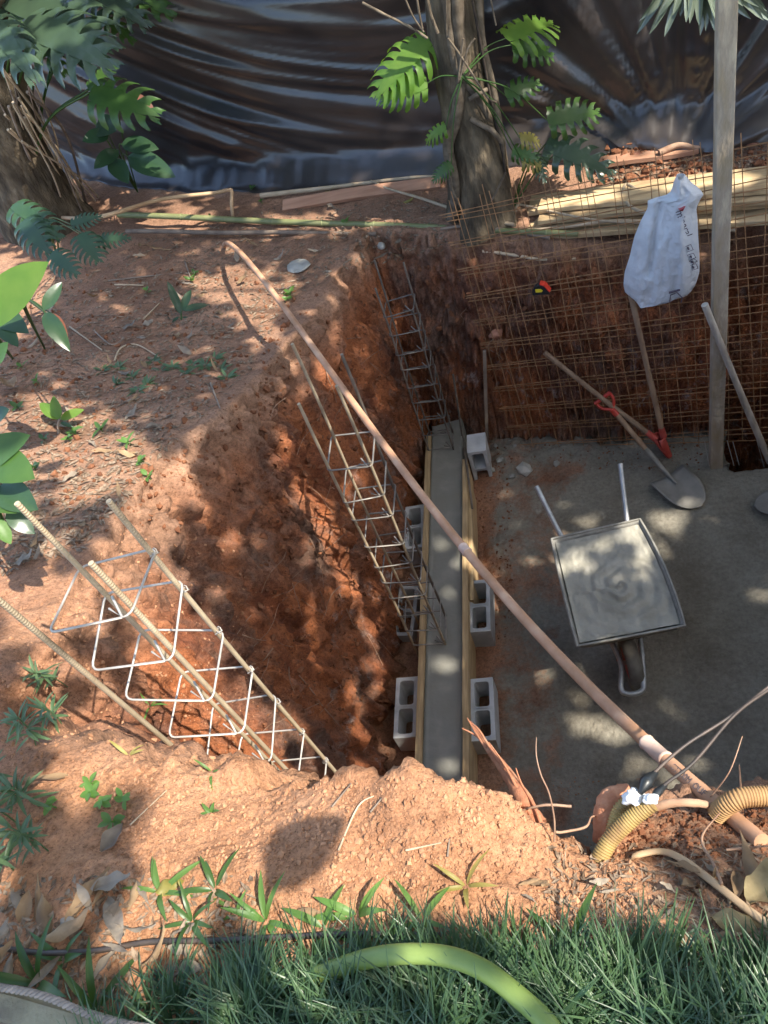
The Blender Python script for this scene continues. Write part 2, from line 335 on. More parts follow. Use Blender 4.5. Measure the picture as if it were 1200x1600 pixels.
def base_h(x, y):
    b = bankh(x, y)
    wob = .05 * fbm(x * 1.3, y * 1.3, x * 0 + 2.2, 2)
    xr = np.interp(y, LRy, LRx) + wob * 1.6; xf = np.interp(y, LFy, LFx) + wob * .4
    pl = wallp((x - xr) / (xf - xr))
    yf = np.interp(x, BFx, BFy) + wob * .5; pb = wallp((yf + .30 + wob - y) / (.30 + wob * .5))
    yr = np.interp(x, nrx, nry); yn = np.interp(x, nrx, nfy); pn = wallp((y - yr) / (yn - yr))
    pr = wallp((3.3 - x) / .4)
    p = np.maximum(np.maximum(pl, pb), np.maximum(pn, pr))
    h = b * p
    tr = sstep(1.06, 1.10, x) * sstep(2.5, 2.45, x) * sstep(3.70, 3.74, y) * (1 - p)
    return h - tr * 1.8, p, b
def lines(segs):
    out = []
    for a, b, s in segs: out += list(np.arange(a, b - s * .3, s))
    return np.array(out + [segs[-1][1]])
gx = lines([(-60, -10, 6), (-10, -6, .4), (-6, -2.3, .028), (-2.3, -1.8, .012), (-1.8, -1.1, .0058), (-1.1, .5, .0064), (.5, 1.5, .014), (1.5, 3.6, .05), (3.6, 10, .5), (10, 60, 6)])
gy = lines([(-60, -6, 6), (-6, -.3, .4), (-.3, .1, .03), (.1, .75, .0042), (.75, 1.3, .009), (1.3, 4.0, .0135), (4.0, 4.8, .0085), (4.8, 7.0, .028), (7, 10, .3), (10, 60, 6)])
X, Y = np.meshgrid(gx, gy)
Hh, Pf, Bk = base_h(X, Y)
dzdx = np.gradient(Hh, gx, axis=1); dzdy = np.gradient(Hh, gy, axis=0)
nl = np.sqrt(dzdx ** 2 + dzdy ** 2 + 1); NX, NY, NZ = -dzdx / nl, -dzdy / nl, 1 / nl
steep = sstep(.25, .75, 1 - NZ); floorm = sstep(.06, .0, Pf); bankm = sstep(.94, 1.0, Pf)
moundm = sstep(.75, .62, Y) * sstep(-.05, .22, Y) * sstep(-1.6, -1.2, X)
nearl = sstep(1.9, 1.2, Y) * sstep(-1.2, -1.5, X)
d = .09 * fbm(X * 1.7, Y * 1.7, Hh * 1.2, 2) * steep
rg = fbm(X * 4.2, Y * 4.2, Hh * 2.2, 3); rg2 = fbm(X * 8 + 3, Y * 8, Hh * 3.2, 3); d += steep * (.11 * (-np.abs(rg) + .25) * (.4 + sstep(-.3, .4, perlin(X * 1.1, Y * 1.1, Hh * 1.1 + 4))) - .07 * np.maximum(rg2 - .1, 0) + .06 * fbm(X * 10, Y * 10, Hh * 8, 4))
cl = 1 - np.abs(perlin(X * 21, Y * 21, Hh * 21)) * 2; d += .030 * steep * np.maximum(cl, 0) * (perlin(X * 3, Y * 3, Hh * 3) + .4)
soft = (1 - steep) * (1 - floorm)
ms = (steep > .02) & (np.abs(X) < 3.4) & (Y < 6) & (Y > 0)
wob1 = fbm(X[ms] * 6, Y[ms] * 6, Hh[ms] * 6, 2)
for sc_, am_, zs_c in ((6.5, .060, .6), (15.0, .030, .75), (34.0, .010, 1.0)):
    w1, w2 = worley(X[ms] * sc_ + wob1 * .9, Y[ms] * sc_ + wob1 * .7, Hh[ms] * sc_ * zs_c + wob1)
    d[ms] += steep[ms] * (.12 + .88 * np.maximum(sstep(.8, 1.15, Y[ms]), sstep(-1.3, -1.5, X[ms]) * sstep(.7, .95, Y[ms]))) * am_ * ((np.minimum(w2 - w1, .45) / .45 - .6) + .5 * (.5 - w1)) * (.35 + 1.0 * sstep(-.25, .35, fbm(X[ms] * 1.9, Y[ms] * 1.9, Hh[ms] * 1.5 + sc_, 2)))
d += soft * (.030 * fbm(X * 2.3, Y * 2.3, Hh * 2, 2) + .016 * fbm(X * 9, Y * 9, Hh * 9, 2))
fineamp = (.0075 * moundm + .006 * nearl + .004 * bankm * sstep(3.5, 1.0, Y) + .004 * steep)
c1 = 1 - np.abs(perlin(X * 46, Y * 46, Hh * 46)) * 2.2; c2 = 1 - np.abs(perlin(X * 95 + 5, Y * 95, Hh * 95)) * 2.2
d += fineamp * ((c1 - .5) * (.35 + 1.2 * perlin(X * 8, Y * 8, Hh * 8)) * .8 + .7 * (c2 - .5) * (.7 + perlin(X * 5, Y * 5, Hh * 5))) * (1 - floorm)
d += floorm * (.016 * fbm(X * 1.8, Y * 1.8, X * 0 + 5, 3) + .007 * fbm(X * 14, Y * 14, X * 0, 3) * sstep(-.2, -.9, X * 0 - np.abs(perlin(X * 2, Y * 2, X * 0 + 9)) * 2)
              + .005 * fbm(X * 30, Y * 30, X * 0 + 2, 2))
d += floorm * sstep(-.35, -.55, X) * .02 * (fbm(X * 13, Y * 13, X * 0, 3))
# soil heaps on the floor beside the barrow and at the foot of the back wall
for (hx, hy, hr, ha) in [(-.27, 3.0, .16, .06), (-.42, 3.2, .2, .05), (-.36, 2.72, .13, .04), (-.45, 4.15, .2, .06), (.0, 4.1, .25, .05), (.6, 3.98, .2, .05)]:
    d += floorm * ha * np.exp(-((X - hx) ** 2 + (Y - hy) ** 2) / hr ** 2) * (1 + .7 * fbm(X * 9, Y * 9, X * 0 + 4, 2))
wx = d * NX; wy = d * NY; wz = d * NZ
VX, VY, VZ = X + wx, Y + wy, Hh + wz
r_, c_ = X.shape
me = bpy.data.meshes.new('ground'); nv = r_ * c_
me.vertices.add(nv); me.vertices.foreach_set('co', np.stack([VX, VY, VZ], -1).astype(np.float32).ravel())
ii = np.arange(nv).reshape(r_, c_); q = np.stack([ii[:-1, :-1], ii[:-1, 1:], ii[1:, 1:], ii[1:, :-1]], -1).reshape(-1, 4)
me.loops.add(q.size); me.loops.foreach_set('vertex_index', q.ravel().astype(np.int32))
me.polygons.add(len(q)); me.polygons.foreach_set('loop_start', (np.arange(len(q)) * 4).astype(np.int32)); me.polygons.foreach_set('loop_total', np.full(len(q), 4, np.int32))
me.polygons.foreach_set('use_smooth', np.ones(len(q), bool)); me.update(calc_edges=True)
subm = np.clip(np.maximum(sstep(.985, .8, Pf) * (1 - .75 * floorm), .35 * nearl) , 0, 1)
cmask = floorm * sstep(-.62, -.1, X + .25 * perlin(X * 1.1, Y * 1.1, X * 0) - .55 * sstep(3.5, 4.1, Y) * sstep(.9, -.2, X) - .25 * np.exp(-((X + .25) ** 2 + (Y - 3.1) ** 2) / .25))
cmask = np.maximum(cmask, .62 * floorm * sstep(-.8, -.5, X))
deep = sstep(1.5, .5, Hh) * steep
for nm, A in (('sub', subm), ('mound', np.maximum(moundm, .5 * nearl * bankm) * (1 - .85 * sstep(.02, .12, X))), ('conc', cmask), ('deep', deep)):
    at = me.attributes.new(nm, 'FLOAT', 'POINT'); at.data.foreach_set('value', np.asarray(A, np.float32).ravel())
me.materials.append(MATS['soil'])
ground = bpy.data.objects.new('ground', me); COL.objects.link(ground); ground['kind'] = 'structure'
bpy.context.view_layer.update()
def gh(x, y):
    ok, p, n, i = ground.ray_cast(Vector((x, y, 6)), Vector((0, 0, -1))); return p.z if ok else 0.0
def G(px, py, lift=0.0):
    r = Vector(ray(px, py)).normalized(); ok, p, n, i = ground.ray_cast(Vector((0, 0, HC)), r)
    if not ok: p = PZ(px, py, 2.0)
    return p + Vector((0, 0, lift))
def GN(px, py):
    r = Vector(ray(px, py)).normalized(); ok, p, n, i = ground.ray_cast(Vector((0, 0, HC)), r); return p, n

# ------------------------------------------------------------------ black plastic tarpaulin fence
TB = [(-7.2, 7.6), (-5.2, 7.15), (-3.6, 6.55), (-2.2, 5.98), (-1.04, 5.62), (.0, 5.42), (.75, 5.25), (1.8, 4.95), (3.6, 4.6)]
TBv = curve([(a, b, 0) for a, b in TB], 40); TL = [0]
for i in range(1, len(TBv)): TL.append(TL[-1] + (TBv[i] - TBv[i - 1]).length)
TLa = np.array(TL); tbx = np.array([p.x for p in TBv]); tby = np.array([p.y for p in TBv])
NS, NZt = 420, 130
S_ = np.linspace(0, TL[-1], NS); bx = np.interp(S_, TLa, tbx); by = np.interp(S_, TLa, tby)
tx = np.gradient(bx); ty = np.gradient(by); tl = np.hypot(tx, ty); nxn, nyn = ty / tl, -tx / tl      # normal towards the camera side
gz = np.array([gh(a, b) for a, b in zip(bx, by)])
V = np.linspace(0, 1, NZt); SS, VV = np.meshgrid(S_, V)
ZZ = (gz - .04) + VV * (4.35 - gz + .04)
s_of = lambda xx: np.interp(xx, bx, S_)
sc = s_of(-.4); sp = s_of(.95)
u_ = np.maximum(sc - SS, 0)
phi = ZZ - .15 * u_ ** 1.75 + .04 * perlin(SS * .8, ZZ * .8, SS * 0)
left = sstep(sp - .5, sc - .3, SS)
fold = .10 * (.5 - np.abs(perlin(phi * 3.3, SS * .22, SS * 0 + 3)) * 2) + .04 * (.5 - np.abs(perlin(phi * 8, SS * .5, SS * 0 + 8)) * 2)
ang = np.arctan2(SS - sp, ZZ - 1.55)
pleat = .055 * (.5 - np.abs(perlin(ang * 6.0 + 3, SS * 0 + .4, ZZ * .25)) * 2.2) + .028 * (.5 - np.abs(perlin(ang * 15, SS * 0 + 2.4, ZZ * .3)) * 2)
pleat *= sstep(0, .5, np.hypot(SS - sp, ZZ - 1.55))
disp = fold * left * (.35 + .65 * sstep(0, .3, VV)) + pleat * (1 - left) * 1.15 + .035 * perlin(SS * .5, ZZ * .5, SS * 0 + 1)
disp += .018 * (.4 - np.abs(perlin(SS * 2.5, ZZ * 3.5, SS * 0 + 5)) * 2) * sstep(.35, .05, VV)
puddle = sstep(.12, 0, VV) ** 2.0 * .20 * (1 + .6 * perlin(SS * 1.3, VV * 2, SS * 0 + 6))
TX = bx + nxn * (disp + puddle); TY = by + nyn * (disp + puddle); TZ = ZZ.copy()
for j in range(12):     # the foot of the sheet lies on the soil
    for i in range(NS): TZ[j, i] = max(TZ[j, i], gh(TX[j, i], TY[j, i]) + .012 + .004 * j)
mb = MB(); mb.grid([[(TX[j, i], TY[j, i], TZ[j, i]) for i in range(NS)] for j in range(NZt)])
tarp = solo('plastic_tarpaulin', mb, 'tarp', 'long black plastic tarpaulin hung in folds as a fence behind the trees', 'tarpaulin')
mb = MB(); sb = [i for i in range(0, NS, 1) if -.9 < bx[i] < .45]
mb.tube([(bx[i] + nxn[i] * (disp[40, i] + .006), by[i] + nyn[i] * (disp[40, i] + .006), TZ[48, i] + .02 * math.sin(i * .05) + .25 * (i - sb[0]) / len(sb)) for i in sb[::4]], .004, 5)
bpy.context.view_layer.update()

# ------------------------------------------------------------------ footing beam: formwork boards and fresh concrete
ZB = .25
L1, L2 = PZ(658, 1230, ZB), PZ(674, 705, ZB); R1, R2 = PZ(721, 1230, ZB), PZ(722, 690, ZB)
L1.y, R1.y = 1.05, 1.05
L2.y, R2.y = 4.36, 4.40
def lerp(a, b, t): return a + (b - a) * t
mb = MB(); Gd = []
for j in range(90):
    t = j / 89; a = lerp(L1, L2, t); b = lerp(R1, R2, t); row = []
    for i in range(13):
        p = lerp(a, b, i / 12); p.z = ZB - .018 + .005 * float(fbm(np.array(p.x * 6), np.array(p.y * 6), np.array(3.3), 3)) + (.008 if i in (0, 12) else 0); row.append(p)
    Gd.append([Vector((a.x, a.y, .0))] + row + [Vector((b.x, b.y, .0))])
mb.grid(Gd)
mb.add([Gd[0][0]] + Gd[0][1:-1] + [Gd[0][-1]], [tuple(range(len(Gd[0])))])
solo('concrete_beam', mb, 'concrete', 'freshly poured grey concrete footing beam between timber boards in the pit', 'beam')
def plank(name, a, b, th, h, m, label, cat='board', group=None, side=0, seg=24, wav=.006):
    mb = MB(); a = Vector(a); b = Vector(b); t = (b - a).normalized(); s = Vector((t.y, -t.x, 0)).normalized(); Gd = []
    for j in range(seg + 1):
        c = lerp(a, b, j / seg); wv = wav * float(n1(j * .35, int(a.x * 50) % 40)); e = .004 * float(n1(j * .9, 3))
        ring = [c + s * (-th / 2 + wv), c + s * (th / 2 + wv), c + s * (th / 2 + wv) + Vector((0, 0, h + e)), c + s * (-th / 2 + wv) + Vector((0, 0, h + e * .6))]
        Gd.append(ring)
    mb.grid(Gd, smooth=False, close=True)
    mb.add(Gd[0], [(3, 2, 1, 0)], False); mb.add(Gd[-1], [(0, 1, 2, 3)], False)
    return solo(name, mb, m, label, cat, group)
plank('formwork_board', (L1.x - .022, L1.y, .0), (L2.x - .022, L2.y - .12, .0), .038, ZB + .012, 'board', 'long form board holding the beam on the side of the bare soil wall')
plank('formwork_board', (R1.x + .022, R1.y, .0), (lerp(R1, R2, .86).x + .024, lerp(R1, R2, .86).y, .0), .036, ZB + .015, 'board', 'long form board holding the beam on the side of the wheelbarrow')
plank('formwork_board', (lerp(R1, R2, .50).x + .058, lerp(R1, R2, .50).y, .0), (lerp(R1, R2, .80).x + .05, lerp(R1, R2, .80).y, .0), .024, ZB - .03, 'board', 'short extra board backing the form near the upended block')

# ------------------------------------------------------------------ hollow concrete blocks
def block_mesh(Lx=.39, Wy=.14, Hz=.19, t=.026):
    xs = [-Lx / 2, -Lx / 2 + t, -t / 2, t / 2, Lx / 2 - t, Lx / 2]; ys = [-Wy / 2, -Wy / 2 + t, Wy / 2 - t, Wy / 2]
    bm = bmesh.new(); top = {}; bot = {}
    for i, x in enumerate(xs):
        for j, y in enumerate(ys): top[i, j] = bm.verts.new((x, y, Hz)); bot[i, j] = bm.verts.new((x, y, 0))
    hole = {(1, 1), (3, 1)}; solid = [(i, j) for i in range(5) for j in range(3) if (i, j) not in hole]
    for i, j in solid:
        bm.faces.new((top[i, j], top[i + 1, j], top[i + 1, j + 1], top[i, j + 1])); bm.faces.new((bot[i, j + 1], bot[i + 1, j + 1], bot[i + 1, j], bot[i, j]))
        for di, dj, e in ((-1, 0, ((i, j + 1), (i, j))), (1, 0, ((i + 1, j), (i + 1, j + 1))), (0, -1, ((i, j), (i + 1, j))), (0, 1, ((i + 1, j + 1), (i, j + 1)))):
            if (i + di, j + dj) not in solid:
                a, b = e; bm.faces.new((bot[a], bot[b], top[b], top[a]))
    ve = [e for e in bm.edges if abs(e.verts[0].co.x - e.verts[1].co.x) < 1e-6 and abs(e.verts[0].co.y - e.verts[1].co.y) < 1e-6 and abs(e.verts[0].co.x) < Lx / 2 - t / 2 and abs(e.verts[0].co.y) < Wy / 2 - t / 2]
    bmesh.ops.bevel(bm, geom=ve, offset=.016, segments=4, affect='EDGES', profile=.5)
    me = bpy.data.meshes.new('concrete_block'); bm.to_mesh(me); bm.free(); me.materials.append(MATS['block']); return me
BME = block_mesh()
def block(loc, rot, label):
    o = bpy.data.objects.new('concrete_block', BME); COL.objects.link(o); o.location = loc; o.rotation_euler = rot
    settags(o, label, 'block', 'hollow blocks bracing the form boards'); bevel(o, .003, 2); return o
def bpos(px, py, z): p = PZ(px, py, z); return p
h90 = math.pi / 2
p = PZ(752, 1107, .19); block((p.x + .005, p.y, .0), (0, 0, h90 + .01), 'hollow block by the splintered root, against the form board beside the wheelbarrow')
p = PZ(749, 946, .19); block((p.x, p.y, .004), (0, 0, h90 - .02), 'hollow block with both holes up, midway along the form board beside the wheelbarrow')
p = PZ(744, 690, .30); o = block((p.x, p.y - .085, -.09), (0, 0, 0), 'hollow block stood on end with its holes facing the beam end, beside the wooden stake')
o.rotation_euler = (h90, h90, 0); o.location = (p.x, p.y + .085, .105)
p = PZ(634, 1104, .19); block((L1.x - .045 - .075, p.y, .0), (0, 0, h90), 'hollow block by the bare soil wall, below the foot of the middle rebar cage')
p = PZ(650, 822, .19); block((L1.x - .035 - .075, p.y, .0), (0, 0, h90 + .03), 'hollow block by the bare soil wall, partly behind the middle rebar cage and the pipe')
p = PZ(634, 952, .10); block((L1.x - .10 - .075, p.y, -.10), (0, 0, h90 - .08), 'half buried hollow block by the bare soil wall, behind the middle rebar cage')

# ------------------------------------------------------------------ rebar cages
def ring_path(x0, x1, y0, y1, z, tilt, r=.02, hook=True):
    cs = [(x1 - r, y0 + r, -90), (x1 - r, y1 - r, 0), (x0 + r, y1 - r, 90), (x0 + r, y0 + r, 180)]
    P = []
    for cx, cy, a0 in cs:
        for k in range(4):
            a = math.radians(a0 + 30 * k); P.append((cx + r * math.cos(a), cy + r * math.sin(a)))
    P.append(P[0])
    mx, my = (x0 + x1) / 2, (y0 + y1) / 2
    out = [Vector((a, b, z + tilt[0] * (a - mx) + tilt[1] * (b - my))) for a, b in P]
    if hook:
        a = out[0]; out = [a + Vector((-.035, .05, .01))] + out; b = out[-1]; out.append(b + Vector((-.05, .035, -.012)))
    return out
def cage(label, bars, rect, zs, mbar, mst, rb, rs, tilt=.12, wire='steel', lean=0):
    x0, x1, y0, y1 = rect; base = ((x0 + x1) / 2, (y0 + y1) / 2, bars[0][2])
    t = thing('rebar_cage', label, 'rebar cage', base, 'rebar column cages standing along the beam')
    for i, (x, y, za, zb) in enumerate(bars):
        mb = MB(); n = 22
        ph = random.uniform(0, 6); amp = .004
        pts = [(x + lean * (za + (zb - za) * k / n) + amp * math.sin(ph + k * .35), y + amp * math.cos(ph * 1.7 + k * .3), za + (zb - za) * k / n) for k in range(n + 1)]
        mb.tube(pts, rb, 8); build('bar', mb, mbar if not isinstance(mbar, list) else mbar[i], t)
    for z in zs:
        mb = MB(); e = rb + rs
        pth = ring_path(x0 - e, x1 + e, y0 - e, y1 + e, z, (random.uniform(-tilt, tilt), random.uniform(-tilt, tilt)))
        pth = [p + Vector((lean * z, 0, 0)) for p in pth]
        mb.tube(pth, rs, 6); s = build('stirrup', mb, mst, t)
        mw = MB()
        for (x, y, za, zb) in bars[1:2]:
            c = Vector((x + lean * z, y, z)); mw.tube([c + Vector((math.cos(a) * (rb + .004), math.sin(a) * (rb + .004), .008 * math.sin(a * 1.5))) for a in np.linspace(0, 9, 14)] + [c + Vector((.02, -.02, .02))], .0016, 4)
        build('tie_wire', mw, mst, s)
    return t
# far cage (A), middle cage (B), near cage (C)
cage('grey rebar cage at the beam end, standing against the back wall of the pit',
     [(-1.01, 4.08, .1, 1.72), (-.83, 4.08, .1, 1.50), (-.83, 4.26, .1, 1.74), (-1.01, 4.26, .1, 1.80)], (-1.01, -.83, 4.08, 4.26),
     [.27, .42, .58, .74, .90, 1.05, 1.2, 1.35, 1.5], 'rebar_dark', 'steel', .0065, .0042, .1)
cage('tall rebar cage rising from the middle of the beam, crossed by the long pipe',
     [(-1.075, 2.42, .1, 2.30), (-.885, 2.42, .1, 2.36), (-.885, 2.62, .1, 2.36), (-1.075, 2.62, .1, 2.46)], (-1.075, -.885, 2.42, 2.62),
     [.27, .43, .60, .78, .93, 1.1, 1.28, 1.50, 1.66, 1.88], ['rebar', 'rebar', 'rebar_dark', 'rebar'], 'steel', .0078, .0045, .14)
cage('rusty ribbed rebar cage leaning out of the pit beside the lit soil slope',
     [(-.925, .85, .1, 3.29), (-.925, 1.0, .1, 3.31), (-1.125, 1.0, .1, 3.34), (-1.125, .80, .1, 3.36)], (-1.125, -.925, .83, 1.0),
     [.3, .6, .9, 1.2, 1.45, 1.7, 1.93, 2.16, 2.37, 2.57, 2.78, 2.97, 3.12], 'rebar', 'cleanwire', .0066, .0030, .22)

# ------------------------------------------------------------------ long sagging pipe across the pit
pa, pb_ = G(352, 388), PZ(1190, 1315, 2.74)
pa.z += .02
nrm = Vector(((pb_ - pa).y, -(pb_ - pa).x, 0)).normalized()
pix = [(430, 474), (500, 553), (600, 688), (735, 885), (860, 1031), (1025, 1190)]
mid = [PP(x, y, pa, nrm) for x, y in pix]
allp = [pa] + mid + [pb_]; Lh = (Vector((pb_.x, pb_.y)) - Vector((pa.x, pa.y))).length
ts = np.array([(Vector((p.x, p.y)) - Vector((pa.x, pa.y))).length / Lh for p in allp]); zs_ = np.array([p.z for p in allp])
co = np.polyfit(ts, zs_ - (pa.z + (pb_.z - pa.z) * ts), 3)
def pipe_at(t):
    zz = pa.z + (pb_.z - pa.z) * t + (np.polyval(co, t) - (np.polyval(co, 0) * (1 - t) + np.polyval(co, 1) * t)); p = pa + (pb_ - pa) * t; return Vector((p.x, p.y, float(zz)))
t = thing('long_pipe', 'long sagging brown pipe lying across the whole pit from bank to bank', 'pipe', pipe_at(0))
mb = MB(); mb.tube([pipe_at(k / 60) for k in range(61)], .0155, 14); build('tube', mb, 'pipe', t)
for tc_ in (ts[4], ts[6]):
    mb = MB(); c = pipe_at(tc_); e = pipe_at(tc_ + .012); ax = (e - c).normalized(); hl = .042 if tc_ > .8 else .02
    mb.tube([c - ax * hl, c - ax * (hl - .004), c - ax * (hl - .007), c + ax * (hl - .007), c + ax * (hl - .004), c + ax * hl], [.0168, .0195, .0175, .0175, .0195, .0168], 14); build('coupling', mb, 'pipejoint', t)
def text_mesh(s, size, mname, name, M4, parent, ext=.0003):
    cu = bpy.data.curves.new(name, 'FONT'); cu.body = s; cu.size = size; cu.extrude = ext; cu.align_x = 'CENTER'; cu.align_y = 'CENTER'
    tmp = bpy.data.objects.new('tmp', cu); COL.objects.link(tmp); bpy.context.view_layer.update()
    me = bpy.data.meshes.new_from_object(tmp.evaluated_get(bpy.context.evaluated_depsgraph_get())); bpy.data.objects.remove(tmp); bpy.data.curves.remove(cu)
    me.transform(Matrix.Translation(-OFF[parent.name]) @ M4); me.materials.clear(); me.materials.append(MATS[mname])
    o = bpy.data.objects.new(name, me); COL.objects.link(o); o.parent = parent; OFF[o.name] = OFF[parent.name]; return o
tq = float(ts[6] + (1 - ts[6]) * .40); c = pipe_at(tq); ax = (pipe_at(tq + .01) - pipe_at(tq)).normalized(); vw = (Vector((0, 0, HC)) - c); vw = (vw - ax * vw.dot(ax)).normalized(); yv = vw.cross(ax)
tmpM = Matrix.Translation(c + vw * .0158) @ Matrix((ax, yv, vw)).transposed().to_4x4()
text_mesh('CTT00M  OLIF', .019, 'ink', 'print', tmpM, t)

# ------------------------------------------------------------------ welded mesh sheets leaning on the back wall
MO = Vector((-.40, 4.24, .02)); md = Vector((.975, -.22, 0)).normalized(); mback = Vector((-md.y, md.x, 0))
ml = math.radians(4); mu = Vector((0, 0, math.cos(ml))) + mback * math.sin(ml); mn = md.cross(mu)   # mn points to the camera side
mn = -mn if mn.y > 0 else mn
def meshsheet(off, depth, rot, wdt, hgt, step, label, zoff, first):
    t = thing('welded_mesh_sheet', label, 'wire mesh', MO + md * off + mn * depth, 'welded mesh sheets on the back wall')
    ca, sa = math.cos(rot), math.sin(rot); du = md * ca + mu * sa; dv = mu * ca - md * sa; O = MO + md * off + mn * depth + mu * zoff
    nx, ny = int(wdt / step), int(hgt / step)
    for i in range(nx + 1):
        mb = MB(); a = O + du * (i * step + first); bb = max(0.0, -(a - dv * .05).z / dv.z)
        pts = [a + dv * (-.05 + (hgt + .08) * k / 8) + mn * (.004 * math.sin(k + i)) + du * (.003 * math.sin(i * 2.3 + k * .8)) for k in range(9)]
        pts = [p for p in pts if p.z > .0]
        mb.tube(pts, .0030, 4, smooth=False); build('wire', mb, 'rust_wire', t)
    for j in range(ny + 1):
        mb = MB(); a = O + dv * (j * step) - mn * .005
        pts = [a + du * (-.05 + (wdt + .1) * k / 10) + dv * (.004 * math.sin(j * 1.7 + k * .7)) for k in range(11)]
        pts = [p for p in pts if p.z > .0]
        if len(pts) > 2:
            mb.tube(pts, .0030, 4, smooth=False); build('wire', mb, 'rust_wire', t)
meshsheet(.0, .0, math.radians(3.5), 2.3, 2.0, .19, 'rusty welded wire mesh sheet closest to the soil of the back wall', -.04, .0)
meshsheet(.03, .018, math.radians(5.0), 2.3, 2.02, .19, 'rusty welded wire mesh sheet in the middle of the three on the back wall', .0, .055)
meshsheet(.06, .036, math.radians(6.2), 2.3, 1.95, .19, 'rusty welded wire mesh sheet in front of the others, carrying the white sack', .03, .10)
# loose wires poking up out of the dark trench
for i, (a, b) in enumerate([((1136, 688), (1147, 728)), ((1145, 690), (1155, 727)), ((1182, 686), (1194, 730)), ((1101, 690), (1108, 728))]):
    mb = MB(); mb.tube([PY(*a, 3.77), PY(*b, 3.72)], .0026, 5); solo('bent_wire', mb, 'cleanwire', 'bare grey wire end bent over the edge of the dark trench', 'wire', 'wire ends at the dark trench')

# ------------------------------------------------------------------ timber post
def post_pt(y): return PY(1120 + 15 * (725 - y) / 725, y, 3.70)
b0 = PZ(1118, 727, .0); b0 = Vector((b0.x, b0.y, 0))
tp = PY(1137, -60, b0.y + .02); tp = tp + (tp - b0) * .18
mb = MB(); Gd = []
for k in range(31):
    c = lerp(b0, tp, k / 30); hw = .040 + .002 * float(n1(k * .5, 9)); Gd.append([c + Vector((sx * hw * (1 + .05 * float(n1(k * .8, 4 + sx))), sy * .034, 0)) for sx, sy in ((-1, -1), (1, -1), (1, 1), (-1, 1))])
mb.grid(Gd, smooth=False, close=True); mb.add(Gd[0], [(3, 2, 1, 0)], False); mb.add(Gd[-1], [(0, 1, 2, 3)], False)
o = solo('timber_post', mb, 'post', 'tall rough cement-smeared timber post standing on the pit floor beside the trench', 'post'); bevel(o, .006, 2)

# ------------------------------------------------------------------ post-hole digger
hb = PP(1036, 692, MO + mn * .10, mn)
t = thing('post_hole_digger', 'post-hole digger with two wooden handles and red blades leaning on the wire mesh', 'digger', (hb.x, hb.y, 0))
h1 = PP(851, 551, MO + mn * .06, mn); h2 = PP(986, 462, MO + mn * .06, mn)
ja, jb = PP(1022, 684, MO + mn * .12, mn), PP(1036, 680, MO + mn * .10, mn)
for a, b in ((h1, ja), (h2, jb)):
    mb = MB(); a = Vector(a); b = Vector(b); sag = Vector((0, 0, -.01))
    mb.tube(curve([a, lerp(a, b, .5) + sag, b], 8), [.0175] * 9 + [.019] * 8, 10); build('handle', mb, 'handle', t)
    mb = MB(); dd = (b - a).normalized(); mb.tube([b - dd * .07, b + dd * .015], [.021, .024], 10); build('socket', mb, 'redpaint', t)
tip = PZ(1047, 714, .012)
for sgn, (j_, side) in ((-1, (ja, -1)), (1, (jb, 1))):
    dd = (tip - hb).normalized(); sv = md; nv_ = dd.cross(sv).normalized(); Gd = []
    for k in range(9):
        s_ = k / 8; c = lerp(lerp(ja, jb, .5), tip, s_); wdt = .060 * (1 - .55 * s_ ** 2.2) * (.7 + .3 * min(1, s_ * 4)); row = []
        for i in range(9):
            a = (i / 8 - .5) * math.pi * .95; row.append(c + nv_ * (math.sin(a) * wdt) + sv * (sgn * (math.cos(a) * .034 + .004 - .02 * s_)))
        Gd.append(row)
    mb = MB(); mb.grid(Gd); o = build('blade', mb, 'redpaint', t); sm = o.modifiers.new('thick', 'SOLIDIFY'); sm.thickness = .004

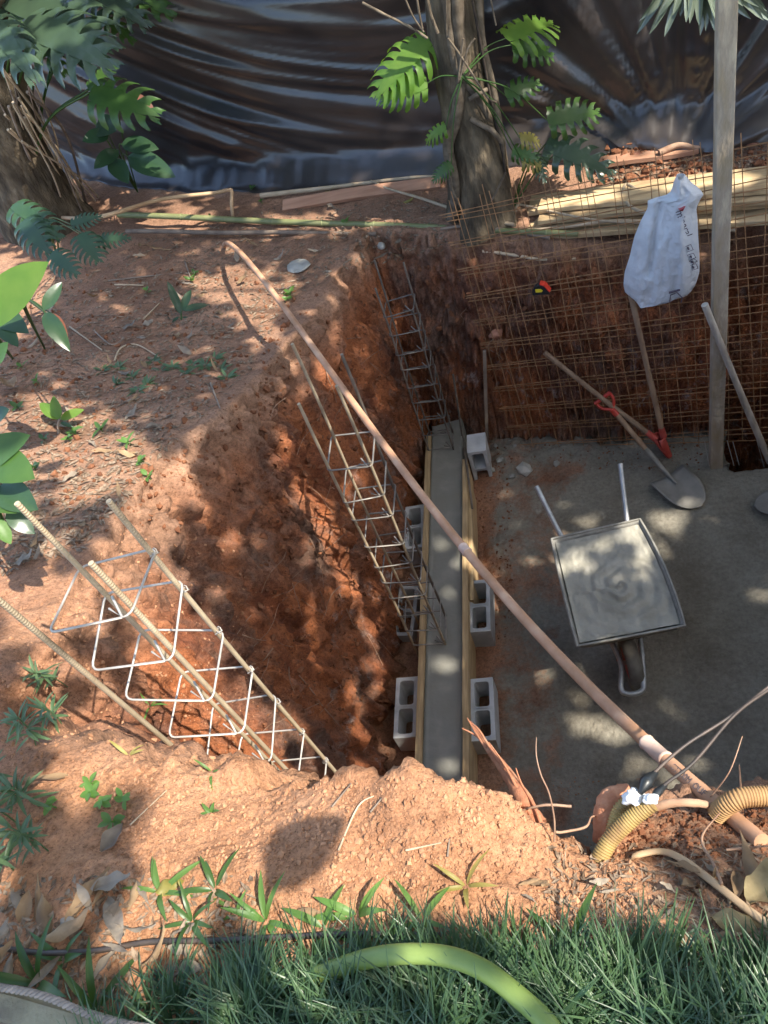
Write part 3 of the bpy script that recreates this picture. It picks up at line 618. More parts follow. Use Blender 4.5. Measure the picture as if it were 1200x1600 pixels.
# ------------------------------------------------------------------ shovels
def shovel(name, label, tip, rear, grip, width, length, m_blade, mh, dgrip=True, cat='shovel'):
    tip = Vector(tip); rear = Vector(rear); grip = Vector(grip)
    t = thing(name, label, cat, (tip.x, tip.y, 0)); ax = (rear - tip).normalized(); sd = Vector((0, 0, 1)).cross(ax).normalized(); up = ax.cross(sd)
    Gd = []
    for k in range(15):
        s_ = k / 14; y = s_ * length
        wv = width / 2 * min(1.0, (1 - (1 - min(1, s_ / .62)) ** 2.0) ** .55) * (1 if s_ < .9 else 1 - (s_ - .9) * .25)
        row = []
        for i in range(13):
            q_ = (i / 12 - .5) * 2; row.append(tip + ax * (y + (.012 * (abs(q_)) if s_ > .95 else 0)) + sd * (q_ * max(wv, .004)) + up * (.012 + .022 * q_ * q_ * min(1, s_ * 2.) - .012 * math.exp(-(q_ / .16) ** 2) * 0 + .016 * math.exp(-(q_ / .13) ** 2) * sstep(.45, .95, s_)))
        Gd.append(row)
    mb = MB(); mb.grid(Gd); o = build('blade', mb, m_blade, t); sm = o.modifiers.new('thick', 'SOLIDIFY'); sm.thickness = .003
    s0 = tip + ax * length * .72 + up * .03; s1 = tip + ax * (length + .06) + up * .05
    dg = (grip - s1).normalized(); s2 = s1 + dg * .18
    mb = MB(); mb.tube([s0, s1, s2], [.006, .019, .021], 10); build('socket', mb, m_blade, t)
    mb = MB(); mb.tube(curve([s1 + dg * .02, lerp(s1, grip, .5), grip], 8), [.0175] * 17, 10); build('shaft', mb, mh, t)
    if dgrip:
        gs = md.copy(); gs = (gs - dg * gs.dot(dg)).normalized(); mb = MB()
        mb.tube([grip - dg * .05, grip + dg * .005], [.021, .023], 10)
        mb.tube(curve([grip, grip + gs * .05 + dg * .05, grip + gs * .058 + dg * .105], 6), .011, 8); mb.tube(curve([grip, grip - gs * .05 + dg * .05, grip - gs * .058 + dg * .105], 6), .011, 8)
        mb.tube([grip - gs * .066 + dg * .105, grip + gs * .066 + dg * .105], .0145, 10); build('grip', mb, 'redplastic', t)
    return t
gp = PP(957, 640, MO + mn * .11, mn)
shovel('round_shovel', 'round-point shovel with red D grip, blade on the floor, leaning on the wire mesh', PZ(1094, 794, .012), PZ(1042, 746, .03), gp, .275, .33, 'mudsteel', 'handle')
shovel('square_shovel', 'mud-grey shovel blade lying on the floor below the leaning pole', PZ(1178, 792, .03), PZ(1300, 778, .05), PZ(1500, 760, .3), .24, .30, 'mudsteel', 'handle', False)
# leaning pole
mb = MB(); a = PY(1101, 476, 3.715); b = PZ(1203, 722, .01); mb.tube(curve([a, lerp(a, b, .5) + Vector((0, 0, -.012)), b], 10), [.019] * 11 + [.021] * 10, 10)
solo('wooden_pole', mb, 'handle_grey', 'round grey wooden pole leaning against the tall timber post', 'pole')

# ------------------------------------------------------------------ wheelbarrow with mortar
rl, rr, fr, fl = PZ(862, 843, .60), PZ(1000, 812, .60), PZ(1070, 978, .54), PZ(902, 1010, .54)
uF = ((fl + fr) / 2 - (rl + rr) / 2); Lb = uF.length; uF.normalize(); uR = Vector((-uF.y, uF.x, 0)).normalized(); uR = uR if uR.x > 0 else -uR; uU = uR.cross(uF); uU = uU if uU.z > 0 else -uU
wc = PZ(986, 1033, .18); wc.z = .175
t = thing('wheelbarrow', 'mud-crusted metal wheelbarrow standing on the pit floor, wheel towards the mound', 'wheelbarrow', (wc.x, wc.y, 0))
def rim(n, inset, dz):
    cs = [rl, rr, fr, fl]; cen = sum(cs, Vector()) / 4; out = []
    for i in range(4):
        a, b = cs[i], cs[(i + 1) % 4]
        for k in range(n):
            p = lerp(a, b, k / n)
            if i == 1: p = p + uR * .022 * math.sin(math.pi * k / n)
            if i == 3: p = p - uR * .006 * math.sin(math.pi * k / n)
            out.append(p)
    res = []
    for p in out:
        v = p - cen; res.append(cen + v * (1 - inset) + Vector((0, 0, dz)))
    return res
n_ = 10; rings = [rim(n_, 0, 0), rim(n_, .035, -.012), rim(n_, .10, -.09), rim(n_, .28, -.215), rim(n_, .36, -.232), rim(n_, .7, -.236), rim(n_, .985, -.236)]
mb = MB(); mb.grid(rings, close=True); o = build('tray', mb, 'trayedge', t); sm = o.modifiers.new('thick', 'SOLIDIFY'); sm.thickness = .004; sm.offset = -1
mb = MB(); rp = rim(n_, -.004, .004); mb.tube(rp + [rp[0]], .0075, 8); build('rim_roll', mb, 'trayedge', o)
hA, hB = PZ(838, 760, .72), PZ(969, 725, .72)
wf = wc + uF * .0; fr_end = PZ(992, 1084, .20)
def railpath(h, sgn):
    back = lerp(rl, fl, .02) if sgn < 0 else lerp(rr, fr, .02)
    inn = uR * (-sgn * .075)
    p1 = lerp(back, h, .0) + inn + Vector((0, 0, -.075)); mid_ = (lerp(rl, fl, .55) if sgn < 0 else lerp(rr, fr, .55)) + uR * (-sgn * .16) + Vector((0, 0, -.27))
    sidew = wc + uR * (sgn * .062) + Vector((0, 0, .05)); fend = fr_end + uR * (sgn * .062) - uF * .05
    return [h, lerp(h, p1, .6) + Vector((0, 0, -.004)), p1, mid_, sidew, fend]
la, lb = railpath(hA, -1), railpath(hB, 1)
loop = [fr_end + uR * (-.045) - uF * .012, fr_end, fr_end + uR * .045 - uF * .012]
full = curve(la + loop + lb[::-1], 8)
mb = MB(); mb.tube(full, .0155, 10); build('frame', mb, 'galv', t)
for sgn, q_ in ((-1, la), (1, lb)):
    mb = MB(); a = lerp(q_[2], q_[3], .25); b = lerp(q_[2], q_[3], .8); fa = Vector((a.x, a.y, .012)) + uF * .03; fb = Vector((b.x, b.y, .012)) - uF * .07
    mb.tube(curve([a, fa + Vector((0, 0, .03)), fa + uF * .03, fb - uF * .03, fb + Vector((0, 0, .03)), b], 6), .0125, 8); build('leg', mb, 'galv', t)
    mb = MB(); mb.tube([wc + uR * sgn * .074 + Vector((0, 0, .05)), wc + uR * sgn * .05 + Vector((0, 0, -.01))], .008, 6); build('axle_bracket', mb, 'redpaint' if sgn < 0 else 'galv', t)
mb = MB(); ringp = []
for k in range(36):
    a = 2 * math.pi * k / 36; e1 = uF * math.cos(a) + Vector((0, 0, 1)) * math.sin(a); row = []
    for i in range(10):
        b = 2 * math.pi * i / 10; row.append(wc + e1 * (.128 + .043 * math.cos(b)) + uR * (.042 * math.sin(b)))
    ringp.append(row)
ringp.append(ringp[0]); mb.grid(ringp, close=True); wheel = build('wheel', MB().tube([wc - uR * .055, wc + uR * .055], .014, 10), 'galv', t); build('tyre', mb, 'tyre', wheel)
mb = MB(); prof = [(.03, -.02), (.085, -.014), (.098, -.03), (.098, .03), (.085, .014), (.03, .02)]
mb.grid([[wc + (uF * math.cos(a) + Vector((0, 0, 1)) * math.sin(a)) * r + uR * y for r, y in prof] for a in np.linspace(0, 2 * math.pi, 33)]); build('rim', mb, 'redpaint', wheel)
# mortar filling
cen = (rl + rr + fr + fl) / 4; mb = MB(); Gd = []; NM = 90
for j in range(NM):
    row = []
    for i in range(NM):
        a, b = (j + .5) / NM, (i + .5) / NM
        e0 = lerp(rl, rr, b) ; e1 = lerp(fl, fr, b); p = lerp(e0, e1, a); bul = .020 * math.sin(math.pi * a) * max(0, (b - .6) / .4)
        p = cen + (p - cen) * .945 + uR * bul
        qx, qy = (b - .58) * .56, (a - .55) * .75; r0 = math.hypot(qx, qy * .9); th = math.atan2(qy, qx)
        wr = float(fbm(np.array(b * 5), np.array(a * 5), np.array(1.2), 2))
        h_ = .011 * math.sin(r0 * 70 - th * 1.5 + wr * 3) * math.exp(-(r0 / .26) ** 2 * 1.0) + .010 * float(fbm(np.array(b * 9), np.array(a * 9), np.array(4.), 3)) + .014 * math.exp(-(r0 / .09) ** 2)
        edge = min(a, b, 1 - a, 1 - b); h_ += -.022 + .012 * max(0, 1 - edge / .05); row.append(p + Vector((0, 0, h_)))
    Gd.append(row)
mb.grid(Gd)
solo('mortar_mix', mb, 'mortar', 'wet swirled grey mortar filling the wheelbarrow tray', 'mortar')

# ------------------------------------------------------------------ white sack on the mesh
SP = MO + mn * .075
rows = [(272, 1058, 1070), (283, 1053, 1078), (294, 1050, 1092), (303, 1046, 1100), (312, 1012, 1094), (325, 1012, 1088), (345, 1001, 1090), (370, 991, 1091), (400, 984, 1093), (425, 976, 1093), (445, 974, 1087), (458, 977, 1078), (467, 990, 1040), (470, 996, 1020)]
ry = np.array([r[0] for r in rows]); mbf = MB(); Gd = []; Gb = []
for j in range(44):
    y = 272 + (470 - 272) * j / 43; xa = np.interp(y, ry, [r[1] for r in rows]); xb = np.interp(y, ry, [r[2] for r in rows]); fr_row = []; bk = []
    for i in range(31):
        s_ = i / 30; x = xa + (xb - xa) * s_; q_ = (s_ - .5) * 2
        f = (1 - abs(q_) ** 3) * (.030 + .045 * min(1, (y - 270) / 120))
        crease = -.045 * math.exp(-((x - (1030 - (y - 320) * .14)) / 5.0) ** 2) * (1 if 305 < y < 420 else .2)
        crease2 = .025 * math.exp(-((x - (1064 + (y - 300) * .05)) / 9.0) ** 2)
        ridg = .014 * float(fbm(np.array(x * .035), np.array(y * .02), np.array(2.), 3)) + .045 * (.3 - abs(float(perlin(np.array(x * .06 + y * .012), np.array(y * .014), np.array(7.))))) + .022 * (.25 - abs(float(perlin(np.array(x * .13 - y * .05), np.array(y * .07), np.array(3.)))))
        P_ = PP(x, y, SP, mn); fr_row.append(P_ + mn * (max(0, f + (crease + crease2 + ridg) * (1 - abs(q_) ** 4)))); bk.append(P_ - mn * (.012 * (1 - abs(q_))))
    Gd.append(fr_row); Gb.append(bk[::-1])
mb = MB(); mb.grid(Gd); mb.grid(Gb)
sk = thing('cement_sack', 'empty white plastic sack hung over the wire mesh', 'sack', PP(1030, 468, SP, mn))
build('bag', mb, 'sack', sk)
def sackpt(x, y):
    j = min(43, max(0, (y - 272) / (470 - 272) * 43)); xa = np.interp(y, ry, [r[1] for r in rows]); xb = np.interp(y, ry, [r[2] for r in rows])
    i = min(30, max(0, (x - xa) / (xb - xa) * 30)); return Gd[int(j)][int(i)]
def sackmat(x, y, dx, dy):
    a, b = sackpt(x - dx, y - dy), sackpt(x + dx, y + dy); ax = (b - a).normalized(); z = mn; z = (z - ax * z.dot(ax)).normalized(); return Matrix.Translation((a + b) / 2 + mn * .008) @ Matrix((ax, z.cross(ax), z)).transposed().to_4x4()
text_mesh('mineral', .058, 'printdark', 'print', sackmat(1070, 341, 6, 18), sk)
mb = MB()
for (x, y) in [(1079, 382), (1082, 393), (1084, 403), (1086, 412)]:
    m4 = sackmat(x, y, 2, 5); mb.tube([m4 @ Vector((a * .02, b * .02, .003)) for a, b in ((-1, -1), (1, -1), (1, 1), (-1, 1), (-1, -1))], .0022, 4); mb.tube([m4 @ Vector((-.008, 0, .003)), m4 @ Vector((.008, 0, .003))], .006, 4)
m4 = sackmat(1055, 448, 6, -1)
mb.tube([m4 @ Vector(v) for v in ((-.02, -.05, .004), (-.02, .0, .004), (.015, .012, .004), (.05, -.03, .004), (.045, -.06, .004))], .0032, 4); mb.tube([m4 @ Vector((-.03, .018, .004)), m4 @ Vector((.03, .028, .004))], .006, 4)
build('print', mb, 'printdark', sk)
mb = MB(); a = sackpt(1066, 315); mb.tube([a + mn * .007, sackpt(1068, 322) + mn * .007], [.02, .004], 5); build('print', mb, 'printred', sk)

# ------------------------------------------------------------------ tape measure hooked on the mesh
c = PP(844, 451, MO + mn * .06, mn)
t = thing('tape_measure', 'small black tape measure with red and yellow marks hooked on the wire mesh', 'tape measure', c)
Rm = Matrix((md, mn * -1, mu)).transposed()
prof = [(-.05, -.035), (.055, -.035), (.058, -.02), (.03, .03), (.0, .04), (-.03, .025), (-.05, -.01)]
def extr(prof, th, c, Rm, grow=0):
    mb = MB(); A = [c + Rm @ Vector((x, -th / 2, z)) for x, z in prof]; B = [c + Rm @ Vector((x, th / 2, z)) for x, z in prof]; n = len(prof)
    mb.add(A + B, [tuple(range(n)), tuple(range(2 * n - 1, n - 1, -1))] + [(i, i + n, (i + 1) % n + n, (i + 1) % n) for i in range(n)], False); return mb
o = build('case', extr(prof, .04, c, Rm), 'black_plastic', t); bevel(o, .005, 2)
build('red_band', extr([(.058, -.018), (.064, -.014), (.034, .036), (.004, .046), (.006, .038), (.03, .028)], .044, c, Rm), 'red_orange', t)
build('label_plate', extr([(-.026, -.012), (.012, -.012), (.02, -.002), (.008, .01), (-.026, .01)], .046, c, Rm), 'yellow', t)
# ------------------------------------------------------------------ stakes at the beam end
a = PY(757, 548, 4.33); b = PY(761, 690, 4.30)
mb = MB(); mb.tube([a, lerp(a, b, .5), b], .017, 4, smooth=False); solo('wooden_stake', mb, 'stick', 'thin brown wooden stake driven beside the upended block', 'stake')
a = PZ(709, 585, 1.0); b0_ = PZ(725, 700, .1); a = PY(708, 585, b0_.y); mb = MB(); mb.tube([a, b0_], .008, 6); solo('steel_stake', mb, 'rebar_dark', 'dark steel rod driven between the far cage and the upended block', 'stake')
mb = MB(); mb.tube(curve([PZ(725, 700, .27), PZ(731, 740, .27), PZ(738, 795, .22)], 6), .008, 6); solo('steel_stake', mb, 'rebar_dark', 'short dark steel rod lying along the outside of the form board', 'rod')

# ------------------------------------------------------------------ leaf shapes (local: x along the midrib, z up)
def leaf_geo(L, W, droop=.25, fold=.25, n=8, wav=0.0, curl=0.0, sharp=.72, base=.85):
    vs = []; fs = []
    ph = random.uniform(0, 6)
    for k in range(n + 1):
        t = k / n; wv = W / 2 * max(0.02, math.sin(math.pi * min(1, t ** base)) ** sharp) if 0 < k < n else W * .012
        a = droop * t; x = L * t * (1 - .25 * abs(droop) * t); z = -L * droop * t * t * .8
        side = []
        for sgn, fr in ((-1, 1), (-1, .5), (0, 0), (1, .5), (1, 1)):
            y = sgn * wv * fr; zz = z + fold * abs(y) + (wav * W * math.sin(t * 14 + ph + sgn) * fr) - curl * (fr ** 2) * wv
            side.append((x, y * (1 - .3 * abs(curl)), zz))
        vs += side
    for k in range(n):
        for i in range(4): fs.append((k * 5 + i, k * 5 + i + 1, (k + 1) * 5 + i + 1, (k + 1) * 5 + i))
    return vs, fs
def monstera_geo(L, W, nl=6, droop=.3, gap=.3, fold=.15):
    vs = []; fs = []
    def mid(t): return (L * t * (1 - .1 * droop * t), 0, -L * droop * t * t * .6)
    def add(q, f):
        k = len(vs); vs.extend(q); fs.extend([tuple(i + k for i in g) for g in f])
    def prof(t): return W / 2 * (math.sin(math.pi * min(1, (t * .94 + .06) ** .62)) ** .7)
    for sgn in (-1, 1):
        # inner web
        q = []; n = nl * 2
        for k in range(n + 1):
            t = k / n; m_ = mid(t); w_ = prof(t) * .30; q += [m_, (m_[0] + w_ * .15, sgn * w_, m_[2] - fold * w_ * .2)]
        add(q, [(2 * k, 2 * k + 1, 2 * k + 3, 2 * k + 2) if sgn < 0 else (2 * k, 2 * k + 2, 2 * k + 3, 2 * k + 1) for k in range(n)])
        for j in range(nl):
            t0, t1 = j / nl, (j + 1) / nl; q = []; ns = 9
            sweep = .05 + .75 * (j / nl); lift = random.uniform(-.06, .06); ln = random.uniform(.88, 1.08); gp = gap * random.uniform(.7, 1.2)
            for k in range(ns + 1):
                s = k / ns; fr = .27 + (.73 * ln) * s; tm = (t0 + t1) / 2; hw = (t1 - t0) / 2
                hw *= (1 - gp * .5 * min(1, s * 3)) * (math.sqrt(max(0.02, 1 - ((s - .82) / .18) ** 2)) if s > .82 else 1)
                for tt in (tm - hw, tm, tm + hw):
                    m_ = mid(tt); w_ = prof(tm) * fr
                    q.append((m_[0] + sweep * w_ * (.5 + .6 * s), sgn * w_ * (1 - .12 * s * s), m_[2] - droop * .8 * w_ * s * s - fold * w_ * .3 + lift * w_ - (.10 * (t1 - t0) * L if tt == tm else 0)))
            ff = []
            for k in range(ns):
                for i in range(2):
                    f_ = (3 * k + i, 3 * k + i + 1, 3 * k + i + 4, 3 * k + i + 3); ff.append(f_ if sgn > 0 else f_[::-1])
            add(q, ff)
    return vs, fs
def put(mb, geo, base, dirv, up, roll=0):
    R = frame(dirv, up)
    if roll: R = R @ Matrix.Rotation(roll, 3, 'X')
    base = Vector(base); mb.add([base + R @ Vector(v) for v in geo[0]], geo[1]); return mb
CAMP = Vector((0, 0, HC))
def camup(p, w=.5): return ((CAMP - Vector(p)).normalized() * w + Vector((0, 0, 1 - w))).normalized()
def leafy(name, label, cat, ground_pt, specs, m, group=None, monst=False, stemm='leaf', stem_r=.006, join=False):
    """specs: (base px, base depth, tip px, tip depth, width ratio, droop[, material])"""
    gp_ = Vector(ground_pt); t = thing(name, label, cat, gp_, group)
    for sp_ in specs:
        (bx_, by_), bd, (tx_, ty_), td, wr, dr = sp_[:6]; mm = sp_[6] if len(sp_) > 6 else m
        a = PD(bx_, by_, bd); b = PD(tx_, ty_, td); Lf = (b - a).length
        geo = monstera_geo(Lf, Lf * wr, random.choice((6, 7, 8)), dr, random.uniform(.5, .8)) if monst else leaf_geo(Lf, Lf * wr, dr, random.uniform(.1, .3), 9, .012)
        mb = MB(); put(mb, geo, a, (b - a) + Vector((0, 0, 1)) * Lf * dr * .55, camup(a, .55), random.uniform(-.25, .25)); lf = build('leaf', mb, mm, t)
        if stem_r:
            ms = MB(); ms.tube(curve([gp_, lerp(gp_, a, .55) + Vector((0, 0, .12 * (a - gp_).length)), a], 6), [stem_r * (1 - .4 * k / 12) for k in range(13)], 6); build('stalk', ms, stemm, lf)
            mr = MB(); mr.tube([a, lerp(a, b, .5) + Vector((0, 0, -.004 + Lf * dr * .1))], [stem_r * .7, .001], 5)
    return t

# ------------------------------------------------------------------ trees in view
def trunk_mesh(path, rad, lump=.14, n=22, seed=0):
    P = curve(path, 10); m = len(P); R_ = np.interp(np.linspace(0, 1, m), np.linspace(0, 1, len(rad)), rad); Gd = []
    for i, p in enumerate(P):
        row = []
        for k in range(n):
            a = 2 * math.pi * k / n; q_ = Vector((math.cos(a), math.sin(a), 0))
            nn = float(fbm(np.array(q_.x * 1.6 + seed), np.array(q_.y * 1.6), np.array(p.z * 1.8), 3)); but = .10 * abs(math.sin(a * 2.5 + seed)) * max(0, 1 - i / (m * .22))
            row.append(p + q_ * R_[i] * (1 + lump * 1.6 * nn + but * 2))
        Gd.append(row)
    mb = MB(); mb.grid(Gd, close=True); mb.add(Gd[-1], [tuple(range(n))]); return mb
tb = G(752, 338); tb.z -= .05
tY = tb.y + .05
tt_ = [tb, PY(748, 270, tY), PY(733, 190, tY), PY(716, 90, tY), PY(708, 0, tY), PY(700, -160, tY + .1), PY(690, -420, tY + .3), PY(690, -700, tY + .5)]
tr = thing('vine_covered_tree', 'gnarled tree wrapped in vines, standing on the far bank before the tarpaulin', 'tree', tb)
trk = build('trunk', trunk_mesh(tt_, [.20, .185, .165, .15, .15, .14, .13, .11], .16), 'bark', tr)
def vine(pxs, r, m='vine', dy=-.17, parent=tr, n=8):
    mb = MB(); P = curve([PY(x, y, tY + dy + (e or 0)) for x, y, *e_ in pxs for e in [e_[0] if e_ else 0]], 7); mb.tube(P, [r * (1 + .25 * float(n1(i * .4, 2))) for i in range(len(P))], n); return build('vine', mb, m, parent)
vine([(712, -60), (716, 40), (722, 110), (712, 190), (700, 230), (712, 300), (706, 345, .03)], .034, dy=-.15)
vine([(690, -80), (700, 20), (712, 100), (745, 150, .02), (765, 190, .08)], .026, dy=-.15)
vine([(742, -60), (752, 60), (772, 150, .02), (786, 250, .02), (792, 335, .03)], .024, dy=-.08)
vine([(735, 185), (752, 195), (770, 205), (786, 225, .05)], .016, dy=-.16)
vine([(733, 155), (748, 147), (760, 140, .04)], .014, dy=-.17)
vine([(738, 0), (755, 90), (768, 160), (785, 240), (797, 320), (800, 340, .05)], .007, 'darkvine', dy=-.13)
vine([(700, 60), (725, 95), (760, 150), (775, 160, .05)], .006, dy=-.2); vine([(742, 60), (730, 80), (716, 130), (724, 60)], .006, dy=-.2)
vine([(702, 240), (705, 290), (718, 320), (731, 342)], .007, dy=-.22); vine([(790, 270), (770, 310), (752, 330), (742, 345)], .006, dy=-.2)
vine([(566, 4), (600, 22), (640, 42), (668, 60)], .007, dy=-.18); vine([(630, -10), (645, 25), (662, 50)], .005, dy=-.2); vine([(650, -10), (655, 20), (660, 45)], .006, dy=-.2); vine([(664, -20), (672, 20), (684, 52)], .010, dy=-.17)
vine([(697, -20), (698, 55)], .004, dy=-.22); vine([(765, -10), (775, 40)], .004, dy=-.1)
mb = MB(); crown_v = []
for k in range(700):
    q_ = Vector((random.gauss(0, 1), random.gauss(0, 1), random.gauss(0, .6))); c = tt_[-1] + q_ * .9 + Vector((.3, .8, 1.2)); L_ = random.uniform(.12, .22)
    put(mb, leaf_geo(L_, L_ * .45, .3, .2, 4), c, Vector((random.uniform(-1, 1), random.uniform(-1, 1), random.uniform(-.6, .2))), (0, 0, 1))
build('crown', mb, 'canopy', tr)['kind'] = 'stuff'
# climbing split-leaf plant on the trunk
d0 = proj(tb)[2] - .25
leafy('climbing_monstera', 'climbing split-leaf plant with bright fingered leaves growing on the vine-covered tree', 'plant', PY(722, 120, tY - .19),
      [((672, 60), d0 - .55, (600, 165), d0 - .45, .9, .7, 'leaf_bright'), ((668, 130), d0 - .5, (598, 178), d0 - .4, .8, .7, 'leaf_bright'), ((697, 198), d0 - .4, (668, 232), d0 - .3, .85, .8, 'leaf_bright'), ((705, 255), d0 - .3, (683, 290), d0 - .25, .8, .8, 'leaf'),
       ((790, 60), d0 - .6, (875, 40), d0 - .5, .95, .55, 'leaf_bright'), ((800, 70), d0 - .6, (870, 100), d0 - .5, .7, .5, 'leaf'), ((790, 150), d0 - .4, (850, 140), d0 - .4, .8, .6, 'leaf'), ((855, 188), d0 - .25, (945, 195), d0 - .2, .75, .6, 'leaf'),
       ((812, 215), d0 - .25, (845, 228), d0 - .2, 1.0, .8, 'leaf_yellow'), ((800, 235), d0 - .2, (835, 260), d0 - .2, .9, .8, 'leaf'), ((815, 250), d0 - .2, (850, 268), d0 - .15, .8, .7, 'leaf_yellow')], 'leaf', monst=True, stem_r=.005)
leafy('grey_monstera', 'shiny grey-green split-leaf plant drooping at the foot of the vine-covered tree', 'plant', G(800, 330),
      [((852, 225), d0 - .1, (955, 288), d0 - .15, .62, .45, 'leaf_shine'), ((870, 240), d0 + .0, (915, 250), d0, .8, .5, 'leaf_shine'), ((835, 240), d0 - .1, (852, 285), d0 - .15, .6, .6, 'leaf_shine')], 'leaf_shine', monst=True, stem_r=.006)
# leaning trunk at the left edge with hanging dry fibres
lb_ = G(70, 350); lb_.z -= .05
lt = [lb_, PY(28, 265, lb_.y - .05), PY(5, 180, lb_.y - .1), PY(-25, 60, lb_.y - .1), PY(-70, -150, lb_.y - .1), PY(-150, -500, lb_.y)]
tl = thing('leaning_tree', 'thick leaning trunk with dry hanging fibres at the edge of the left bank', 'tree', lb_)
build('trunk', trunk_mesh(lt, [.34, .27, .25, .25, .24, .2], .15, seed=4), 'bark', tl)
mb = MB()
for k in range(500):
    c = lt[-1] + Vector((random.gauss(0, 1.0), random.gauss(0, 1.0), random.gauss(.6, .6))); L_ = random.uniform(.15, .3)
    put(mb, leaf_geo(L_, L_ * .45, .3, .2, 4), c, Vector((random.uniform(-1, 1), random.uniform(-1, 1), random.uniform(-.6, .2))), (0, 0, 1))
build('crown', mb, 'canopy', tl)['kind'] = 'stuff'
for k in range(26):
    x0 = random.uniform(-5, 45); y0 = random.uniform(90, 230); x1 = x0 + random.uniform(50, 115) + (y0 - 90) * .15; y1 = random.uniform(300, 345)
    a = PY(x0, y0, lb_.y - .35 + random.uniform(-.1, .1)); b = G(x1, y1); mb = MB()
    mb.tube(curve([a, lerp(a, b, .45) + Vector((random.uniform(-.08, .08), random.uniform(-.1, .1), random.uniform(-.12, .05))), b], 7), random.uniform(.004, .011), 5); build('fibre', mb, random.choice(['palestick', 'stick', 'palestick']), tl)

# ------------------------------------------------------------------ big-leaved plants
leafy('giant_monstera', 'giant split-leaf plant with glossy grey-green leaves beside the leaning trunk', 'plant', G(45, 345),
      [((10, -5), 4.9, (165, 90), 4.6, .75, .5, 'leaf_shine'), ((35, 35), 4.7, (170, 118), 4.5, .8, .45, 'leaf_shine'), ((-15, 30), 4.6, (50, 130), 4.4, .6, .6, 'leaf_shine'), ((120, -30), 5.2, (228, 45), 5.0, .7, .45, 'leaf_shine'), ((165, -20), 5.3, (265, 32), 5.1, .55, .5, 'leaf'),
       ((150, 20), 5.3, (205, 70), 5.2, .5, .5, 'leaf'), ((140, 145), 5.0, (240, 195), 4.9, .8, .5, 'leaf'), ((138, 140), 5.1, (185, 100), 5.0, .7, .4, 'leaf'), ((60, 60), 4.9, (100, 120), 4.8, .5, .5, 'leaf')], 'leaf', monst=True, stem_r=.012)
leafy('broad_leaf_plant', 'dark broad-leaved clump growing at the foot of the tarpaulin beside the leaning trunk', 'plant', G(215, 300),
      [((170, 210), 5.3, (130, 222), 5.2, .55, .3), ((185, 235), 5.4, (150, 265), 5.3, .45, .3), ((190, 225), 5.4, (245, 235), 5.3, .4, .3), ((200, 245), 5.4, (270, 280), 5.3, .4, .3), ((175, 250), 5.4, (200, 285), 5.3, .5, .3), ((150, 195), 5.3, (178, 205), 5.2, .8, .3, 'leaf_shine'), ((195, 155), 5.2, (245, 180), 5.2, .55, .4, 'leaf_brown')], 'leaf_dark')
gm = G(95, 420)
leafy('dark_monstera', 'dark green split-leaf plant spreading low over the left bank by the bamboo', 'plant', gm,
      [((35, 345), 4.1, (75, 400), 4.0, .8, .4), ((80, 395), 4.0, (120, 432), 3.95, .85, .35), ((125, 365), 4.1, (155, 410), 4.05, 1.0, .35), ((150, 375), 4.15, (205, 375), 4.15, .7, .35), ((110, 350), 4.2, (160, 340), 4.2, .7, .3), ((20, 320), 4.2, (95, 375), 4.1, .6, .4)], 'leaf_dark', monst=True)
leafy('bright_leaf_plant', 'plant with one big pale green leaf lit through, at the edge of the left bank', 'plant', G(20, 560),
      [((-30, 510), 2.75, (76, 410), 2.65, .42, .1, 'leaf_bright'), ((-10, 570), 2.7, (12, 535), 2.65, .5, .1, 'leaf'), ((-20, 480), 3.0, (40, 520), 2.9, .4, .3, 'leaf_dark'), ((-10, 500), 2.95, (30, 540), 2.9, .4, .2, 'leaf_dark')], 'leaf')
leafy('prayer_plant', 'prayer plant with dark striped leaves on the left bank', 'plant', G(70, 545),
      [((68, 485), 3.1, (100, 440), 3.1, .38, .2, 'leaf_dark'), ((70, 488), 3.1, (108, 548), 3.05, .34, .35, 'leaf_dark'), ((80, 490), 3.12, (105, 535), 3.1, .4, .3, 'leaf_brown')], 'leaf_dark')
leafy('broad_shrub', 'leafy shrub with broad leaves on the left bank above the near cage', 'plant', G(15, 840),
      [((-15, 660), 2.3, (12, 640), 2.25, .6, .2, 'leaf_dark'), ((-30, 730), 2.2, (45, 680), 2.15, .5, .25, 'leaf'), ((-25, 720), 2.2, (50, 745), 2.1, .55, .3, 'leaf'), ((0, 760), 2.2, (55, 800), 2.15, .6, .3, 'leaf_dark'), ((-20, 775), 2.2, (25, 800), 2.15, .5, .3, 'leaf'), ((10, 800), 2.2, (55, 835), 2.2, .5, .3, 'leaf_shine'), ((-10, 810), 2.2, (20, 850), 2.2, .5, .3, 'weed_bright')], 'leaf')
sg = G(91, 678); ds = proj(sg)[2]
leafy('seedling', 'bright three-leaved seedling standing in sun on the left bank', 'plant', sg,
      [((92, 655), ds, (60, 628), ds + .02, .42, .15), ((92, 655), ds - .02, (83, 618), ds - .05, .5, .1), ((94, 655), ds, (132, 640), ds, .4, .15), ((94, 660), ds, (115, 668), ds, .3, .2, 'leaf_dark')], 'leaf_bright', stem_r=.004, stemm='stick')
sg = G(284, 500); ds = proj(sg)[2]
leafy('dark_strap_plant', 'small dark plant with striped upright leaves on the left bank near the pipe end', 'plant', sg,
      [((283, 490), ds, (262, 436), ds - .05, .24, .2), ((285, 485), ds, (300, 450), ds, .35, .3), ((285, 485), ds, (328, 478), ds, .25, .3), ((282, 490), ds, (270, 470), ds, .3, .3), ((285, 495), ds, (312, 508), ds, .25, .3), ((280, 495), ds, (268, 505), ds, .3, .3)], 'leaf_dark', stem_r=.003)
